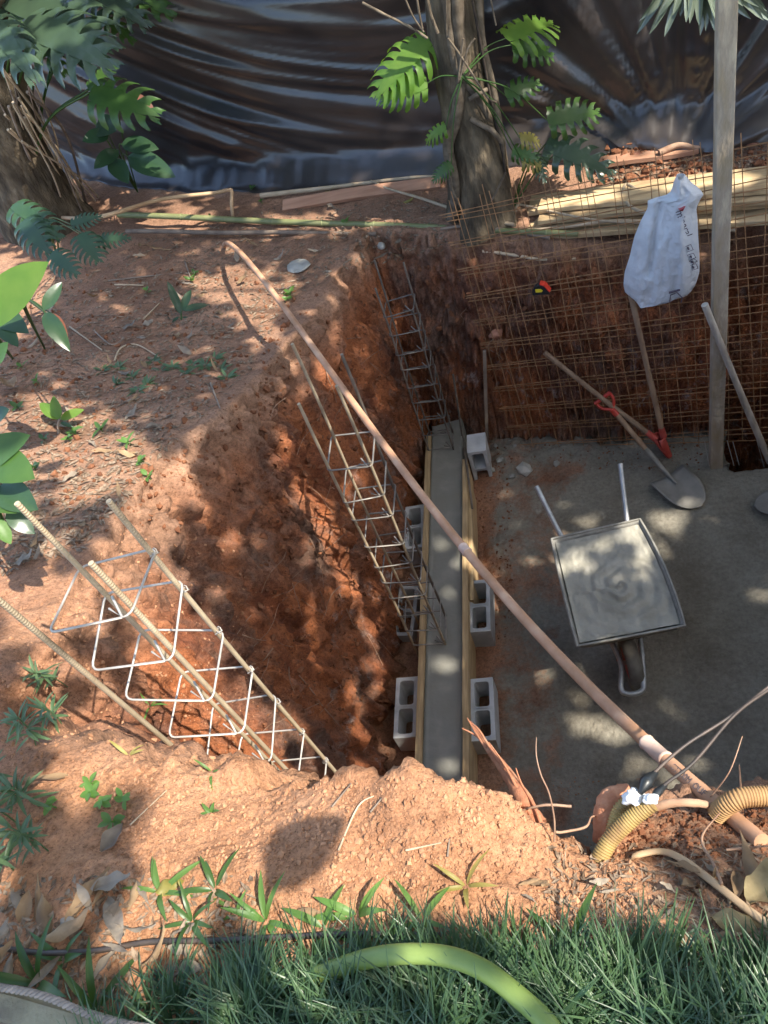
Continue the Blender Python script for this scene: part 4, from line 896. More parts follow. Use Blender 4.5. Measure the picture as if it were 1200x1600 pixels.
# fan palm frond at the top right
t = thing('fan_palm', 'fan palm whose drooping frond with shiny folded segments hangs before the tarpaulin', 'palm', (3.3, 5.6, gh(3.3, 5.6)))
for k in range(26):
    a0 = PY(1085 + random.uniform(-12, 12), -75, 4.6); xx = 1000 + (1205 - 1000) * k / 25; yy = random.uniform(28, 62) if xx < 1150 else random.uniform(15, 50)
    b0_ = PY(xx, yy, 4.45 + random.uniform(-.06, .06)); mb = MB(); Lf = (b0_ - a0).length
    put(mb, leaf_geo(Lf, .055, .12, .55, 10, 0, 0, .5, .6), a0, (b0_ - a0) + Vector((0, 0, .05)), (0.2 * math.sin(k * 2.1), -1, .3), random.uniform(-.3, .3)); build('segment', mb, 'palm', t)
mb = MB(); mb.tube(curve([PY(1085, -75, 4.6), PY(1120, -170, 4.75), (2.6, 5.3, 4.9), (3.3, 5.6, 4.7)], 6), .02, 8); build('stalk', mb, 'leaf_dark', t)
mb = MB(); mb.tube(curve([(3.3, 5.6, gh(3.3, 5.6) - .05), (3.34, 5.62, 3.2), (3.3, 5.6, 4.9)], 8), .12, 12, jit=.06); build('trunk', mb, 'bark', t)

# ------------------------------------------------------------------ poles, sticks and timber on the far bank
def gpath(pxs, lift, n=6): return curve([G(x, y, lift) for x, y in pxs], n)
def straight(a, b, lift=0): return [G(*a, lift), G(*b, lift)]
def pole(name, a, b, r, m, label, cat, nodes=0, lift=None, sag=0):
    A = G(*a, lift if lift is not None else r); B = G(*b, lift if lift is not None else r); t = thing(name, label, cat, A); n = 40
    P = [lerp(A, B, k / n) for k in range(n + 1)]; mx = max(gh(p.x, p.y) + r - p.z for p in P); P = [p + Vector((0, 0, max(0, mx) * .6 + .004 * math.sin(i * .3))) for i, p in enumerate(P)]
    mb = MB(); mb.tube(P, [r * (1.06 - .15 * i / n) for i in range(n + 1)], 10); build('culm' if nodes else 'stem', mb, m, t)
    for k in range(nodes):
        s_ = (k + .5) / nodes * n; i = int(s_); c = lerp(P[i], P[i + 1], s_ - i); ax = (P[i + 1] - P[i]).normalized(); mb = MB(); mb.tube([c - ax * .006, c, c + ax * .006], [r * 1.0, r * 1.2, r * 1.0], 10); build('node', mb, m, t)
    return t
pole('bamboo_pole', (195, 353), (905, 386), .021, 'bamboo_green', 'long green bamboo pole lying on the far bank in front of the tree', 'bamboo', 9)
pole('dark_branch', (205, 374), (592, 379), .016, 'stick', 'dark bare branch lying beside the green bamboo pole', 'branch')
# bent dry bamboo
pts = [G(-20, 352, .05), G(90, 350, .06), PD(150, 340, 5.1), PD(250, 312, 5.45), PD(330, 302, 5.6), PD(357, 297, 5.65), PD(362, 300, 5.66), PD(362, 320, 5.66), G(364, 345, -.01)]
mb = MB(); mb.tube(curve(pts, 6), .014, 8); solo('bent_bamboo', mb, 'bamboo_dry', 'dry bamboo stalk bent over into a hook beside the leaning trunk', 'bamboo')
def stick(pxs, r, m, label, lift=.006, cat='stick', group=None, taper=.5, name='stick'):
    P = gpath(pxs, lift + r * .7, 5); mb = MB(); mb.tube(P, [r * (1 - taper * i / len(P)) for i in range(len(P))], 6); return solo(name, mb, m, label, cat, group)
stick([(805, 360), (740, 345), (660, 318), (610, 303), (582, 290)], .013, 'palestick', 'pale forked branch lying left of the vine-covered tree on the bank', .03, name='branch')
stick([(860, 378), (790, 366), (730, 360), (690, 365)], .016, 'stick', 'grey branch against the foot of the vine-covered tree', .02, name='branch')
stick([(755, 396), (800, 402), (850, 410), (900, 408)], .013, 'palestick', 'cut stick lying on the bank edge behind the wire mesh', .01)
stick([(410, 312), (470, 305), (540, 297), (640, 285), (690, 283)], .02, 'palestick', 'thin split cane along the foot of the tarpaulin', .02, name='cane')
def lumber(a, b, wd, th, m, label, lift, group=None, z=None, name='lumber_board', tw=0.0):
    A = a if isinstance(a, Vector) else G(*a, lift); B = b if isinstance(b, Vector) else G(*b, lift); ax = (B - A); Lx = ax.length; R = frame(ax, (random.uniform(-.05, .05), tw, 1)); mb = MB(); seg = 10; Gd = []
    for k in range(seg + 1):
        c = lerp(A, B, k / seg) + Vector((0, 0, .006 * math.sin(k * .6 + a[0]))); Gd.append([c + R @ Vector((0, sy * wd / 2, sz * th / 2)) for sy, sz in ((-1, -1), (1, -1), (1, 1), (-1, 1))])
    mb.grid(Gd, smooth=False, close=True); mb.add(Gd[0], [(3, 2, 1, 0)], False); mb.add(Gd[-1], [(0, 1, 2, 3)], False)
    o = solo(name, mb, m, label, 'board', group); bevel(o, .002, 1); return o
lumber((445, 327), (690, 290), .09, .035, 'redboard', 'reddish sawn plank lying at the foot of the tarpaulin left of the tree', .03, name='sawn_plank', tw=-.5)
zz = gh(.6, 4.62)
LO = Vector((-.12, 4.66, 0)); LN = Vector((-md.y, md.x, 0)); li = 0
stack = [(0, 0, .20), (.0, .22, .2), (.06, .44, .18), (.05, .03, .16), (.0, .24, .22), (.1, .46, .16), (.12, .06, .2), (.03, .30, .2), (.16, .14, .15)]
lay = [0, 0, 0, 1, 1, 1, 2, 2, 3]
for (du_, dn_, wd), ly in zip(stack, lay):
    A = LO + md * (du_ + random.uniform(-.03, .03)) + LN * dn_ * .5; B = A + md * random.uniform(2.2, 2.7) + LN * random.uniform(-.09, .09); z0 = zz + .05 + ly * .048 + random.uniform(-.006, .006)
    A.z = B.z = z0; li += 1
    where = ['at the bottom', 'in the second layer', 'in the third layer', 'on the very top'][ly]; side = 'front row' if dn_ < .15 else ('middle row' if dn_ < .4 else 'back row')
    lumber(A, B, wd, .03, 'board_x', 'pale sawn board %s of the lumber stack behind the mesh, %s' % (where, side), 0, 'lumber stack behind the mesh')
lumber((930, 264), (1090, 238), .10, .03, 'redboard', 'single reddish board lying on the pale soil behind the lumber stack', .03, name='sawn_plank')
for i, pxs in enumerate([[(1000, 300), (978, 288), (975, 310), (1000, 330), (1060, 340)], [(806, 330), (812, 320), (860, 330), (940, 345), (1060, 350)], [(800, 362), (880, 355), (960, 345), (1060, 350), (1150, 360)]]):
    mb = MB(); mb.tube(curve([PZ(x, y, zz + [.20, .19, .06][i]) if i < 2 else PY(x, y, 4.60 - .22 * (x - 800) / 200 * .9) for x, y in pxs], 7), [.010, .008, .011][i], 6); solo('flexible_conduit', mb, 'palestick', ['short pale cane curled into a loop on the lumber stack', 'long pale cane running over the lumber stack end', 'grey cane lying low along the front of the lumber stack'][i], 'cane')
# broken bricks, stones and roots at the tarp foot
def rock(px, py, r, m, label, cat, group=None, flat=.6, name='stone'):
    c = G(px, py); bm = bmesh.new(); bmesh.ops.create_icosphere(bm, subdivisions=2 if name == 'stone' else 1, radius=1); sx, sy = random.uniform(.8, 1.3), random.uniform(.7, 1.1)
    sd = random.uniform(0, 50)
    for v in bm.verts:
        k = (1 if name == 'stone' else random.uniform(.75, 1.2)) + .35 * float(perlin(np.array(v.co.x * 1.3 + sd), np.array(v.co.y * 1.3), np.array(v.co.z * 1.3))); v.co = Vector((v.co.x * sx, v.co.y * sy, v.co.z * flat)) * r * k
    bmesh.ops.rotate(bm, verts=bm.verts, matrix=Matrix.Rotation(random.uniform(0, 6), 3, 'Z')); me = bpy.data.meshes.new(name); bm.to_mesh(me); bm.free(); me.materials.append(MATS[m])
    o = bpy.data.objects.new(name, me); COL.objects.link(o); o.location = c + Vector((0, 0, r * flat * .45)); settags(o, label, cat, group); return o
for px, py, r in [(975, 238, .09), (995, 232, .07), (1016, 233, .06), (1040, 228, .08), (1062, 222, .05), (1088, 220, .09), (955, 244, .06), (1105, 222, .07), (1150, 215, .09), (1175, 212, .08)]:
    rock(px, py + 12, r * .6, 'brickrubble', 'reddish broken brick lump at the foot of the tarpaulin pleats', 'rubble', 'rubble along the tarpaulin foot', .5, 'brick_rubble')
stick([(1030, 252), (1060, 240), (1090, 244), (1120, 232), (1150, 228)], .022, 'root', 'thick twisted root lying on the rubble at the tarpaulin foot', .04, name='root')
rock(467, 418, .075, 'stone', 'flat pale grey stone on the far bank below the bamboo pole', 'stone', None, .3)
rock(596, 386, .035, 'stone', 'small olive stone beside the green bamboo pole', 'stone', None, .6); rock(776, 524, .045, 'brickrubble', 'round stone bedded in the back wall near the mesh corner', 'stone', None, .8)
for px, py, r in [(775, 697, .02), (805, 697, .018), (820, 735, .06), (870, 725, .03), (800, 745, .03), (782, 720, .035), (770, 735, .03)]:
    rock(px, py, r, 'stone', 'grey mortar lump on the floor at the foot of the wire mesh', 'stone', 'lumps on the pit floor', .6, 'mortar_lump')

# ------------------------------------------------------------------ roots on the walls
def wallroot(pxs, r, label, group='thin roots in the pit walls', m='root'):
    P = []
    for x, y in pxs:
        p, n = GN(x, y)
        if p is None: return
        P.append(p + n * (r + random.uniform(.002, .02)))
    P = curve(P, 5); mb = MB(); mb.tube(P, [max(.0012, r * (1 - .7 * i / len(P))) for i in range(len(P))], 5); return solo('root', mb, m, label, 'root', group)
random.seed(21)
for k in range(44):
    x = random.uniform(300, 640); y = random.uniform(500, 1120)
    if x < 560 - (y - 450) * .35 or x > 600: x = random.uniform(420, 590)
    n = random.randint(2, 5); dx = random.uniform(-20, 20); dy = random.uniform(2, 22); pxs = [(x, y)]
    for i in range(n): x += dx + random.uniform(-4, 4); y += dy + random.uniform(-4, 4); pxs.append((x, y))
    wallroot(pxs, random.uniform(.0014, .0035), 'thin pale root sticking out of the bare soil wall')
for k in range(14):
    x = random.uniform(690, 800); y = random.uniform(440, 600); pxs = [(x, y)]
    for i in range(4): x += random.uniform(-8, 8); y += random.uniform(4, 16); pxs.append((x, y))
    wallroot(pxs, random.uniform(.002, .004), 'thin pale root hanging on the back wall')

# ------------------------------------------------------------------ mound edge: splintered root, conduits, cables, cane
def tubepx(pts, rad, n=10, k=7): 
    mb = MB(); P = curve([PZ(*p) for p in pts], k); rr_ = np.interp(np.linspace(0, 1, len(P)), np.linspace(0, 1, len(rad)), rad); mb.tube(P, list(rr_), n, jit=.06); return mb
t = thing('splintered_root', 'thick reddish root with a torn splintered tip jutting over the pit', 'root', G(835, 1290))
build('wood', tubepx([(735, 1128, 2.62), (760, 1165, 2.66), (790, 1205, 2.70), (815, 1245, 2.74), (838, 1290, 2.74)], [.003, .008, .0125, .016, .022], 9), 'splinter', t)
for q_ in ([(790, 1200, 2.715), (768, 1172, 2.69), (748, 1140, 2.67), (733, 1128, 2.66)], [(830, 1275, 2.76), (806, 1228, 2.745), (785, 1190, 2.72), (764, 1160, 2.70)], [(815, 1260, 2.73), (790, 1215, 2.70), (768, 1185, 2.67)], [(850, 1300, 2.77), (836, 1262, 2.765), (815, 1225, 2.745), (806, 1200, 2.74)], [(760, 1165, 2.66), (745, 1150, 2.66), (722, 1138, 2.655)], [(770, 1175, 2.67), (752, 1158, 2.67), (730, 1122, 2.66)], [(800, 1215, 2.72), (825, 1240, 2.75), (838, 1262, 2.75)]):
    build('splinter', tubepx(q_, [.006, .003, .0012], 5), 'splinter', t)
for i, (pts, r) in enumerate([([(838, 1152, 2.95), (838, 1180, 2.93), (845, 1210, 2.92), (858, 1240, 2.9), (866, 1280, 2.86), (866, 1315, 2.82)], .0016), ([(810, 1268, 2.80), (850, 1258, 2.82), (893, 1260, 2.82)], .0026), ([(945, 1278, 2.74), (925, 1276, 2.76), (915, 1292, 2.78), (880, 1300, 2.79), (868, 1300, 2.8)], .0024), ([(1160, 1150, 2.8), (1140, 1205, 2.78), (1110, 1245, 2.7)], .0014),
                              ([(1125, 1270, 2.75), (1100, 1300, 2.78), (1098, 1320, 2.80), (1115, 1350, 2.82), (1128, 1382, 2.84)], .0026), ([(1200, 1322, 2.80), (1170, 1325, 2.80), (1135, 1328, 2.80)], .0022), ([(1155, 1195, 2.68), (1158, 1240, 2.64)], .0022)]):
    solo('thin_root', tubepx(pts, [r * .5, r, r * 1.1], 5), 'root', ['long upright pale root above the dip in the mound', 'short root crossing the splintered root base', 'angular root reaching from the conduit to the mound', 'fine root rising before the concrete floor by the cables', 'pale kinked root hooked under the pipe end', 'pale root lying flat at the end of the pipe', 'short reddish rootlet standing behind the pipe'][i], 'root')
def corr(pts, r, m, label, step=.0052):
    P = curve([PZ(*p) for p in pts], 30); d_ = [0]
    for i in range(1, len(P)): d_.append(d_[-1] + (P[i] - P[i - 1]).length)
    n = int(d_[-1] / step * 4); q_ = np.linspace(0, d_[-1], n); A = np.array(P); Q = [Vector([np.interp(s, d_, A[:, c]) for c in range(3)]) for s in q_]
    mb = MB(); mb.tube(Q, [r * (1 + .085 * math.cos(s / step * 2 * math.pi)) for s in q_], 14); return solo('corrugated_conduit', mb, m, label, 'conduit')
corr([(935, 1345, 2.78), (955, 1310, 2.80), (985, 1280, 2.82), (1018, 1255, 2.84)], .0150, 'conduit', 'yellow corrugated conduit bundled with white rag at the pit edge')
corr([(958, 1300, 2.77), (963, 1280, 2.78), (972, 1262, 2.79), (992, 1250, 2.80)], .0135, 'conduit', 'torn muddy corrugated conduit end under the white rag')
corr([(1120, 1272, 2.69), (1140, 1255, 2.72), (1170, 1245, 2.73), (1240, 1246, 2.71), (1300, 1262, 2.62)], .0185, 'conduit_mud', 'orange muddy corrugated conduit leaving the soil behind the pipe end')
mb = MB()
solo('stump_root', tubepx([(955, 1310, 2.70), (953, 1275, 2.74), (958, 1250, 2.76), (985, 1232, 2.77)], [.035, .032, .026, .01], 10), 'splinter', 'broken reddish stump root behind the corrugated conduit', 'root')
solo('thick_root', tubepx([(1020, 1262, 2.71), (1050, 1255, 2.72), (1090, 1255, 2.71), (1125, 1262, 2.68)], [.009, .0085, .008, .006], 8), 'root', 'thick dark root bridging behind the pipe and conduit', 'root')
for (x, y, z, r, lab) in [(994, 1244, 2.845, .015, 'white rag wrapped around the cable end at the yellow conduit'), (1017, 1249, 2.862, .0095, 'small white rag knot at the mouth of the yellow conduit')]:
    bm = bmesh.new(); bmesh.ops.create_icosphere(bm, subdivisions=3, radius=r)
    for v in bm.verts: v.co = Vector((v.co.x * 1.3, v.co.y, v.co.z * .75)) * (1 + 1.1 * float(fbm(np.array(v.co.x * 60), np.array(v.co.y * 60), np.array(v.co.z * 60 + x), 3)))
    me = bpy.data.meshes.new('white_rag'); bm.to_mesh(me); bm.free(); me.materials.append(MATS['rag']); me.polygons.foreach_set('use_smooth', [True] * len(me.polygons)); o = bpy.data.objects.new('white_rag', me); COL.objects.link(o); o.location = PZ(x, y, z); settags(o, lab, 'rag')
for i, (pts, tape) in enumerate([([(1000, 1240, 2.85), (1018, 1212, 2.84), (1070, 1165, 2.82), (1140, 1120, 2.80), (1215, 1062, 2.77)], [(1000, 1240, 2.85), (1010, 1222, 2.85), (1026, 1206, 2.83)]), ([(1018, 1248, 2.86), (1040, 1225, 2.84), (1085, 1190, 2.82), (1150, 1115, 2.80), (1215, 1068, 2.77)], [(1018, 1248, 2.86), (1028, 1238, 2.85), (1040, 1226, 2.835)])]):
    t = thing('power_cable', ['dark cable with a fat taped joint running from the white rag over the pit', 'dark cable with a thin taped joint running from the rag knot over the pit'][i], 'cable', PZ(*pts[0]))
    cm_ = MB(); cm_.tube(curve([PZ(*q_) for q_ in pts] + [lerp(PZ(*pts[-1]), Vector((3.55, 3.3 - .1 * i, gh(3.55, 3.3) + .01)), f_) - Vector((0, 0, .5 * f_ * (1 - f_))) for f_ in (.04, .1, .2, .4, .7, 1.0)], 7), .0032, 6); build('cord', cm_, 'cable', t); build('tape_joint', tubepx(tape, [.004, [.0125, .008][i], .004], 8), 'black_plastic', t)
t_ = gpath([(988, 1342), (1030, 1335), (1062, 1345), (1110, 1380), (1160, 1420), (1215, 1460)], .018, 7); t_[0].z -= .02
mb = MB(); mb.tube(t_, [.0068] * len(t_), 8, flat=.6); solo('dry_leaf_stalk', mb, 'bamboo_dry', 'long dry curved palm stalk lying over the dead leaves beside the mound', 'stalk')

# ------------------------------------------------------------------ hose, cable, rope and kerb at the photographer's feet
hp = curve([PZ(*p) for p in [(480, 1530, 2.945), (560, 1502, 2.985), (620, 1491, 3.01), (690, 1493, 3.02), (750, 1513, 3.025), (805, 1553, 3.03), (860, 1606, 3.03), (900, 1680, 3.02)]], 9)
mb = MB(); mb.tube(hp, .0148, 16); solo('garden_hose', mb, 'hose', 'green garden hose arching through the grass', 'hose')
P = gpath([(-20, 1478), (60, 1490), (150, 1488), (240, 1474), (330, 1472), (420, 1468), (520, 1463), (600, 1462), (690, 1464)], .011, 7); mb = MB(); mb.tube(P, .0052, 8); solo('irrigation_tube', mb, 'cable', 'thin dark tube lying between the soil mound and the grass', 'tube')
ka, kb = PZ(-60, 1520, 3.0), PZ(300, 1622, 3.0); dk = (kb - ka).normalized(); nk = Vector((dk.y, -dk.x, 0)); nk = nk if nk.y < 0 else -nk
mb = MB(); Gd = []
for k in range(25):
    c = ka - dk * .6 + (kb - ka + dk * 1.2) * k / 24; e = .004 * float(n1(k * .7, 5)); Gd.append([c + Vector((0, 0, -.2)), c + Vector((0, 0, -.012 + e)), c + nk * .012 + Vector((0, 0, e)), c + nk * .045 + Vector((0, 0, .003)), c + nk * .05 + Vector((0, 0, -.012)), c + nk * .4 + Vector((0, 0, -.013)), c + nk * .4 + Vector((0, 0, -.2))])
mb.grid(Gd, smooth=False); o = solo('concrete_kerb', mb, 'curb', 'mossy concrete kerb edge beside the twisted rope', 'kerb'); 
rc = [lerp(ka, kb, k / 200 * 1.1 - .05) + nk * (.004 + .004 * math.sin(k * .06)) + Vector((0, 0, .0075)) for k in range(201)]
t = thing('twisted_rope', 'thin grey twisted rope lying along the kerb edge', 'rope', rc[0])
for s_ in range(3):
    mb = MB(); mb.tube([c + (nk * math.cos(k * .55 + s_ * 2.094) + Vector((0, 0, 1)) * math.sin(k * .55 + s_ * 2.094)) * .0032 for k, c in enumerate(rc)], .0034, 6); build('strand', mb, 'rope', t)

# ------------------------------------------------------------------ grass, weeds, dead leaves, crumbs
random.seed(33)
def blade(mb, base, az, lean, L, W, arch, n=5):
    d = Vector((math.cos(az), math.sin(az), 0)); s = Vector((-d.y, d.x, 0)); P = []; p = Vector(base); a = math.radians(90) - lean
    for k in range(n + 1):
        w_ = W / 2 * (1 - (k / n) ** 1.8) + .0003; P.append((p - s * w_, p + Vector((0, 0, .25 * w_)), p + s * w_)); st = L / n; p = p + (d * math.cos(a) + Vector((0, 0, 1)) * math.sin(a)) * st; a -= arch / n
    vs = [q_ for row in P for q_ in row]; fs = [(k * 3 + i, k * 3 + i + 1, k * 3 + i + 4, k * 3 + i + 3) for k in range(n) for i in range(2)]
    mb.add(vs, fs)
mb = MB()
def gtop(px): return np.interp(px, [-50, 60, 150, 230, 330, 450, 560, 680, 760, 850, 950, 1050, 1150, 1250], [1700, 1690, 1640, 1590, 1560, 1545, 1538, 1530, 1525, 1515, 1520, 1530, 1545, 1550])
for k in range(560):
    px = random.uniform(130, 1640); yt = gtop(px); py = yt - 30 + random.random() ** .8 * 190
    if px < 330 and random.random() < .55: continue
    b = G(px, py, -.006); nb = random.randint(10, 24); sz = random.uniform(.75, 1.3) * (.7 if py < yt + 15 else 1.0); lx, ly = random.gauss(0, .35), random.gauss(.25, .3)
    for j in range(nb):
        a_ = random.uniform(0, 6.28); r_0 = random.uniform(.1, 1.0); vx, vy = math.cos(a_) * r_0 + lx, math.sin(a_) * r_0 + ly
        blade(mb, b + Vector((vx * .014, vy * .014, 0)), math.atan2(vy, vx), min(1.25, .12 + .55 * math.hypot(vx, vy)), random.uniform(.07, .145) * sz, random.uniform(.0030, .0056), random.uniform(.3, 1.6), 6)
solo('mondo_grass', mb, 'grass', 'dark narrow-bladed lawn grass along the foot of the photograph', 'grass', kind='stuff')
# sprigs: leaves radiating from a point
def sprig(name, label, px, py, n, L, W, m, cat='weed', group=None, rise=(.15, .9), droop=.35, stem=0.0, stems=1, spread=.0, h=0.0):
    mb = MB(); b = G(px, py, -.004)
    for s_ in range(stems):
        o_ = b + Vector((random.uniform(-spread, spread), random.uniform(-spread, spread), 0)); o_.z = gh(o_.x, o_.y) - .004
        tip = o_ + Vector((random.uniform(-.3, .3) * h, random.uniform(-.3, .3) * h, h))
        if h: mb.tube(curve([o_, lerp(o_, tip, .5) + Vector((.1 * h, 0, 0)), tip], 4), .0018, 5)
        for k in range(n):
            az = k * 2.4 + random.uniform(-.4, .4); el = random.uniform(*rise); f = random.uniform(.35, 1) if h else 1; q_ = lerp(o_, tip, f) if h else o_; Lk = L * random.uniform(.7, 1.15)
            put(mb, leaf_geo(Lk, W * random.uniform(.8, 1.2), droop, .25, 6, .01), q_, Vector((math.cos(az) * math.cos(el), math.sin(az) * math.cos(el), math.sin(el))), (0, 0, 1), random.uniform(-.4, .4))
    return solo(name, mb, m, label, cat, group)
for (px, py, h) in [(120, 1085, .16), (55, 1165, .12), (30, 1290, .14), (75, 1330, .12), (15, 1235, .12), (95, 1130, .08), (20, 1360, .10), (60, 1260, .1)]:
    sprig('rosette_weed', 'tufted grey-green weed with narrow leaves on the left edge of the lit slope', px, py, 24, .065, .0085, 'weed', 'weed', 'narrow-leaved weeds left of the mound', (.0, .9), .3, h=h)
for (px, py) in [(150, 1225), (165, 1262), (180, 1285), (88, 1262), (150, 1240), (195, 1255)]:
    sprig('clover_weed', 'bright green weed with oval leaflets on the near soil slope', px, py, 6, .03, .014, 'weed_bright', 'weed', 'oval-leaved weeds on the near slope', (.1, .5), .15, h=.03)
for (px, py, n, L, m, lab) in [(505, 1450, 4, .115, 'weed_bright', 'wide-bladed grass tuft with two long glossy leaves below the mound'), (560, 1432, 5, .125, 'weed_bright', 'wide-bladed grass tuft with a browned leaf tip on the mound foot'), (660, 1440, 6, .09, 'weed_bright', 'thin upright grass tuft on the mound foot'), (728, 1385, 5, .07, 'leaf_yellow', 'yellowing curved grass tuft on the face of the mound'),
                           (415, 1440, 7, .09, 'weed_bright', 'low spreading grass tuft left on the mound foot'), (335, 1390, 7, .08, 'leaf', 'grass tuft among dry leaves beside the mound shadow'), (250, 1395, 8, .09, 'weed_bright', 'tall grass tuft beside the pile of dry leaves'), (300, 1440, 7, .08, 'leaf', 'dense grass tuft above the dark tube'), (370, 1430, 6, .07, 'weed_bright', 'small grass tuft above the dark tube'), (60, 1540, 6, .13, 'leaf', 'broad dark grass tuft by the rope and kerb'), (150, 1580, 7, .12, 'leaf', 'long grass tuft overhanging the rope'), (100, 1500, 5, .1, 'leaf', 'broad grass leaf tuft under the dark tube'),
                           (330, 1270, 5, .03, 'weed_bright', 'tiny lit sprout on the mound slope'), (200, 1180, 4, .06, 'leaf_yellow', 'yellow-tipped sprout among the near cage bars'), (285, 1150, 4, .07, 'weed_bright', 'long-leaved sprout behind the near cage bars'), (330, 1205, 3, .06, 'weed_bright', 'pale sprout under the near cage'), (895, 1480, 4, .11, 'leaf', 'single tall grass tuft by the dark soil'), (1050, 1490, 5, .09, 'grass', 'tall dark grass tuft by the dead leaves')]:
    sprig('grass_tuft', lab, px, py, n, L, L * .12 if L > .05 else L * .3, m, 'weed', None, (.35, 1.2), .6)
for (px, py) in [(205, 695), (225, 722), (235, 750), (70, 690), (55, 735), (110, 690), (50, 800), (160, 675), (300, 440), (305, 430), (232, 458), (540, 352), (410, 318), (395, 300), (330, 345), (455, 462), (450, 470), (60, 600), (35, 575), (120, 680), (30, 640)]:
    sprig('small_sprout', 'small green sprout growing on the left bank soil', px, py, random.randint(4, 7), random.uniform(.035, .07), .022, random.choice(['weed_bright', 'leaf', 'weed_bright']), 'sprout', 'sprouts on the left bank', (.2, .9), .25, h=.03)
for (px, py) in [(185, 575), (205, 590), (230, 600), (250, 580), (270, 575), (300, 570), (320, 572), (345, 578), (215, 610), (180, 600), (240, 565), (290, 585), (355, 590), (160, 580), (335, 560)]:
    sprig('low_weed', 'low bluish-green weed patch on the shaded bank', px, py, 16, .075, .016, 'weed', 'weed', 'low weeds on the shaded bank', (.05, .6), .3)
# individual dead leaves
def deadleaf(px, py, L, W, m, label, group=None, az=None, curl=None, lift=.008, fold=.3, tilt=None):
    p, n = GN(px, py)
    az = random.uniform(0, 6.28) if az is None else az; mb = MB(); W *= .8; d = Vector((math.cos(az), math.sin(az), 0)); d = (d - n * d.dot(n)).normalized()
    put(mb, leaf_geo(L, W, random.uniform(-.9, .5), fold * random.uniform(.3, 1.5), 12, .11, random.uniform(-.6, 1.1) if curl is None else curl, 1.1, .8), p + n * (lift + W * .12) - d * L / 2, d, n, random.uniform(-.35, .35) if tilt is None else tilt)
    return solo('dead_leaf', mb, m, label, 'dead leaf', group)
for (px, py, L, W, m, az, lab) in [(430 / 3, 1150 + 760 / 3, .13, .055, 'dryleaf', 1.2, 'tall standing tan leaf in the dead leaf pile'), (70, 1150 + 880 / 3, .12, .075, 'dryleaf', 2.0, 'broad pale dead leaf beside the dark tube'), (125, 1150 + 900 / 3, .14, .05, 'dryleaf', .3, 'long curled tan leaf across the dead leaf pile'), (42, 1418, .07, .04, 'dryleaf', 1.6, 'small yellowish curled leaf at the pile edge'), (185, 1452, .15, .045, 'dryleaf_grey', -.9, 'ribbed grey dead leaf strip above the dark tube'), (180, 1392, .09, .05, 'dryleaf_grey', .2, 'grey flat dead leaf beside the tall standing leaf'), (268, 1384, .06, .05, 'leaf_yellow', .4, 'yellow-green round fallen leaf on the mound foot'), (85, 1222, .14, .03, 'dryleaf', .6, 'long brown dead leaf on the left slope'), (180, 1310, .07, .05, 'dryleaf_grey', 1.0, 'pale torn leaf in the shaded hollow'), (480, 1425, .06, .035, 'dryleaf', .1, 'small tan leaf in the mound shadow'),
                                  (1172, 1446, .14, .07, 'dryleaf_big', .15, 'huge curled olive-brown dead leaf by the curved stalk'), (1188, 1408, .10, .065, 'dryleaf_big', .9, 'folded round brown dead leaf resting on the huge one'), (1178, 1375, .10, .045, 'dryleaf', 1.5, 'upright pale dead leaf behind the huge one'), (1152, 1385, .09, .03, 'dryleaf', 1.4, 'narrow pale dead leaf beside the curved stalk'), (1100, 1470, .14, .03, 'dryleaf', .1, 'long narrow brown leaf below the huge dead leaf'), (1150, 1490, .14, .05, 'dryleaf_grey', -.7, 'grey-brown rolled leaf at the grass edge'), (1085, 1390, .06, .03, 'dryleaf', .7, 'small pale leaf shred under the curved stalk'), (1108, 1430, .07, .03, 'dryleaf', 1.3, 'pale crumpled leaf before the huge dead leaf'), (1070, 1365, .07, .025, 'dryleaf', 2.2, 'narrow leaf shred by the curved stalk bend'),
                                  (205, 514, .13, .07, 'dryleaf_grey', .2, 'pale grey flat leaf on the shaded bank'), (232, 507, .08, .06, 'dryleaf_grey', .8, 'squarish pale grey leaf next to the flat one'), (275, 525, .10, .06, 'dryleaf', 2.4, 'brown folded leaf under the dark strap plant'), (300, 527, .07, .05, 'dryleaf_grey', .5, 'pale curled leaf under the dark strap plant'), (385, 443, .13, .06, 'dryleaf', .3, 'pale tan leaf in sun near the pipe end'), (315, 462, .09, .06, 'dryleaf', .3, 'tan leaf in sun beside the small sprout'), (15, 615, .24, .13, 'dryleaf', -.9, 'large orange-tan dead leaf at the bank edge'), (208, 652, .1, .05, 'dryleaf_grey', 1.1, 'pointed grey leaf above the slope rim'), (245, 668, .13, .05, 'dryleaf_grey', .2, 'dark grey leaf lying at the slope rim'), (45, 880, .10, .08, 'dryleaf_grey', .4, 'grey broad dead leaf at the bank edge above the near cage'), (515, 424, .07, .05, 'dryleaf_grey', .2, 'round pale leaf on the far bank'), (440, 405, .1, .06, 'dryleaf_grey', .3, 'pale leaf beside the flat stone'), (125, 766, .1, .03, 'dryleaf', .8, 'twisted tan leaf on the lit bank'), (500, 292, .12, .08, 'dryleaf_grey', .5, 'pale leaf standing at the tarpaulin foot'), (672, 277, .1, .08, 'dryleaf_grey', .5, 'grey leaf at the tarpaulin foot near the tree'), (640, 316, .1, .04, 'leaf_yellow', .1, 'yellow fallen leaf left of the tree'), (520, 302, .12, .03, 'leaf_yellow', -.3, 'yellow leaf strip by the reddish plank')]:
    deadleaf(px, py, L, W, m, lab, None, az)
random.seed(5)
def inpoly(x, y, poly):
    c = False; n = len(poly)
    for i in range(n):
        x1, y1 = poly[i]; x2, y2 = poly[i - 1]
        if (y1 > y) != (y2 > y) and x < (x2 - x1) * (y - y1) / (y2 - y1) + x1: c = not c
    return c
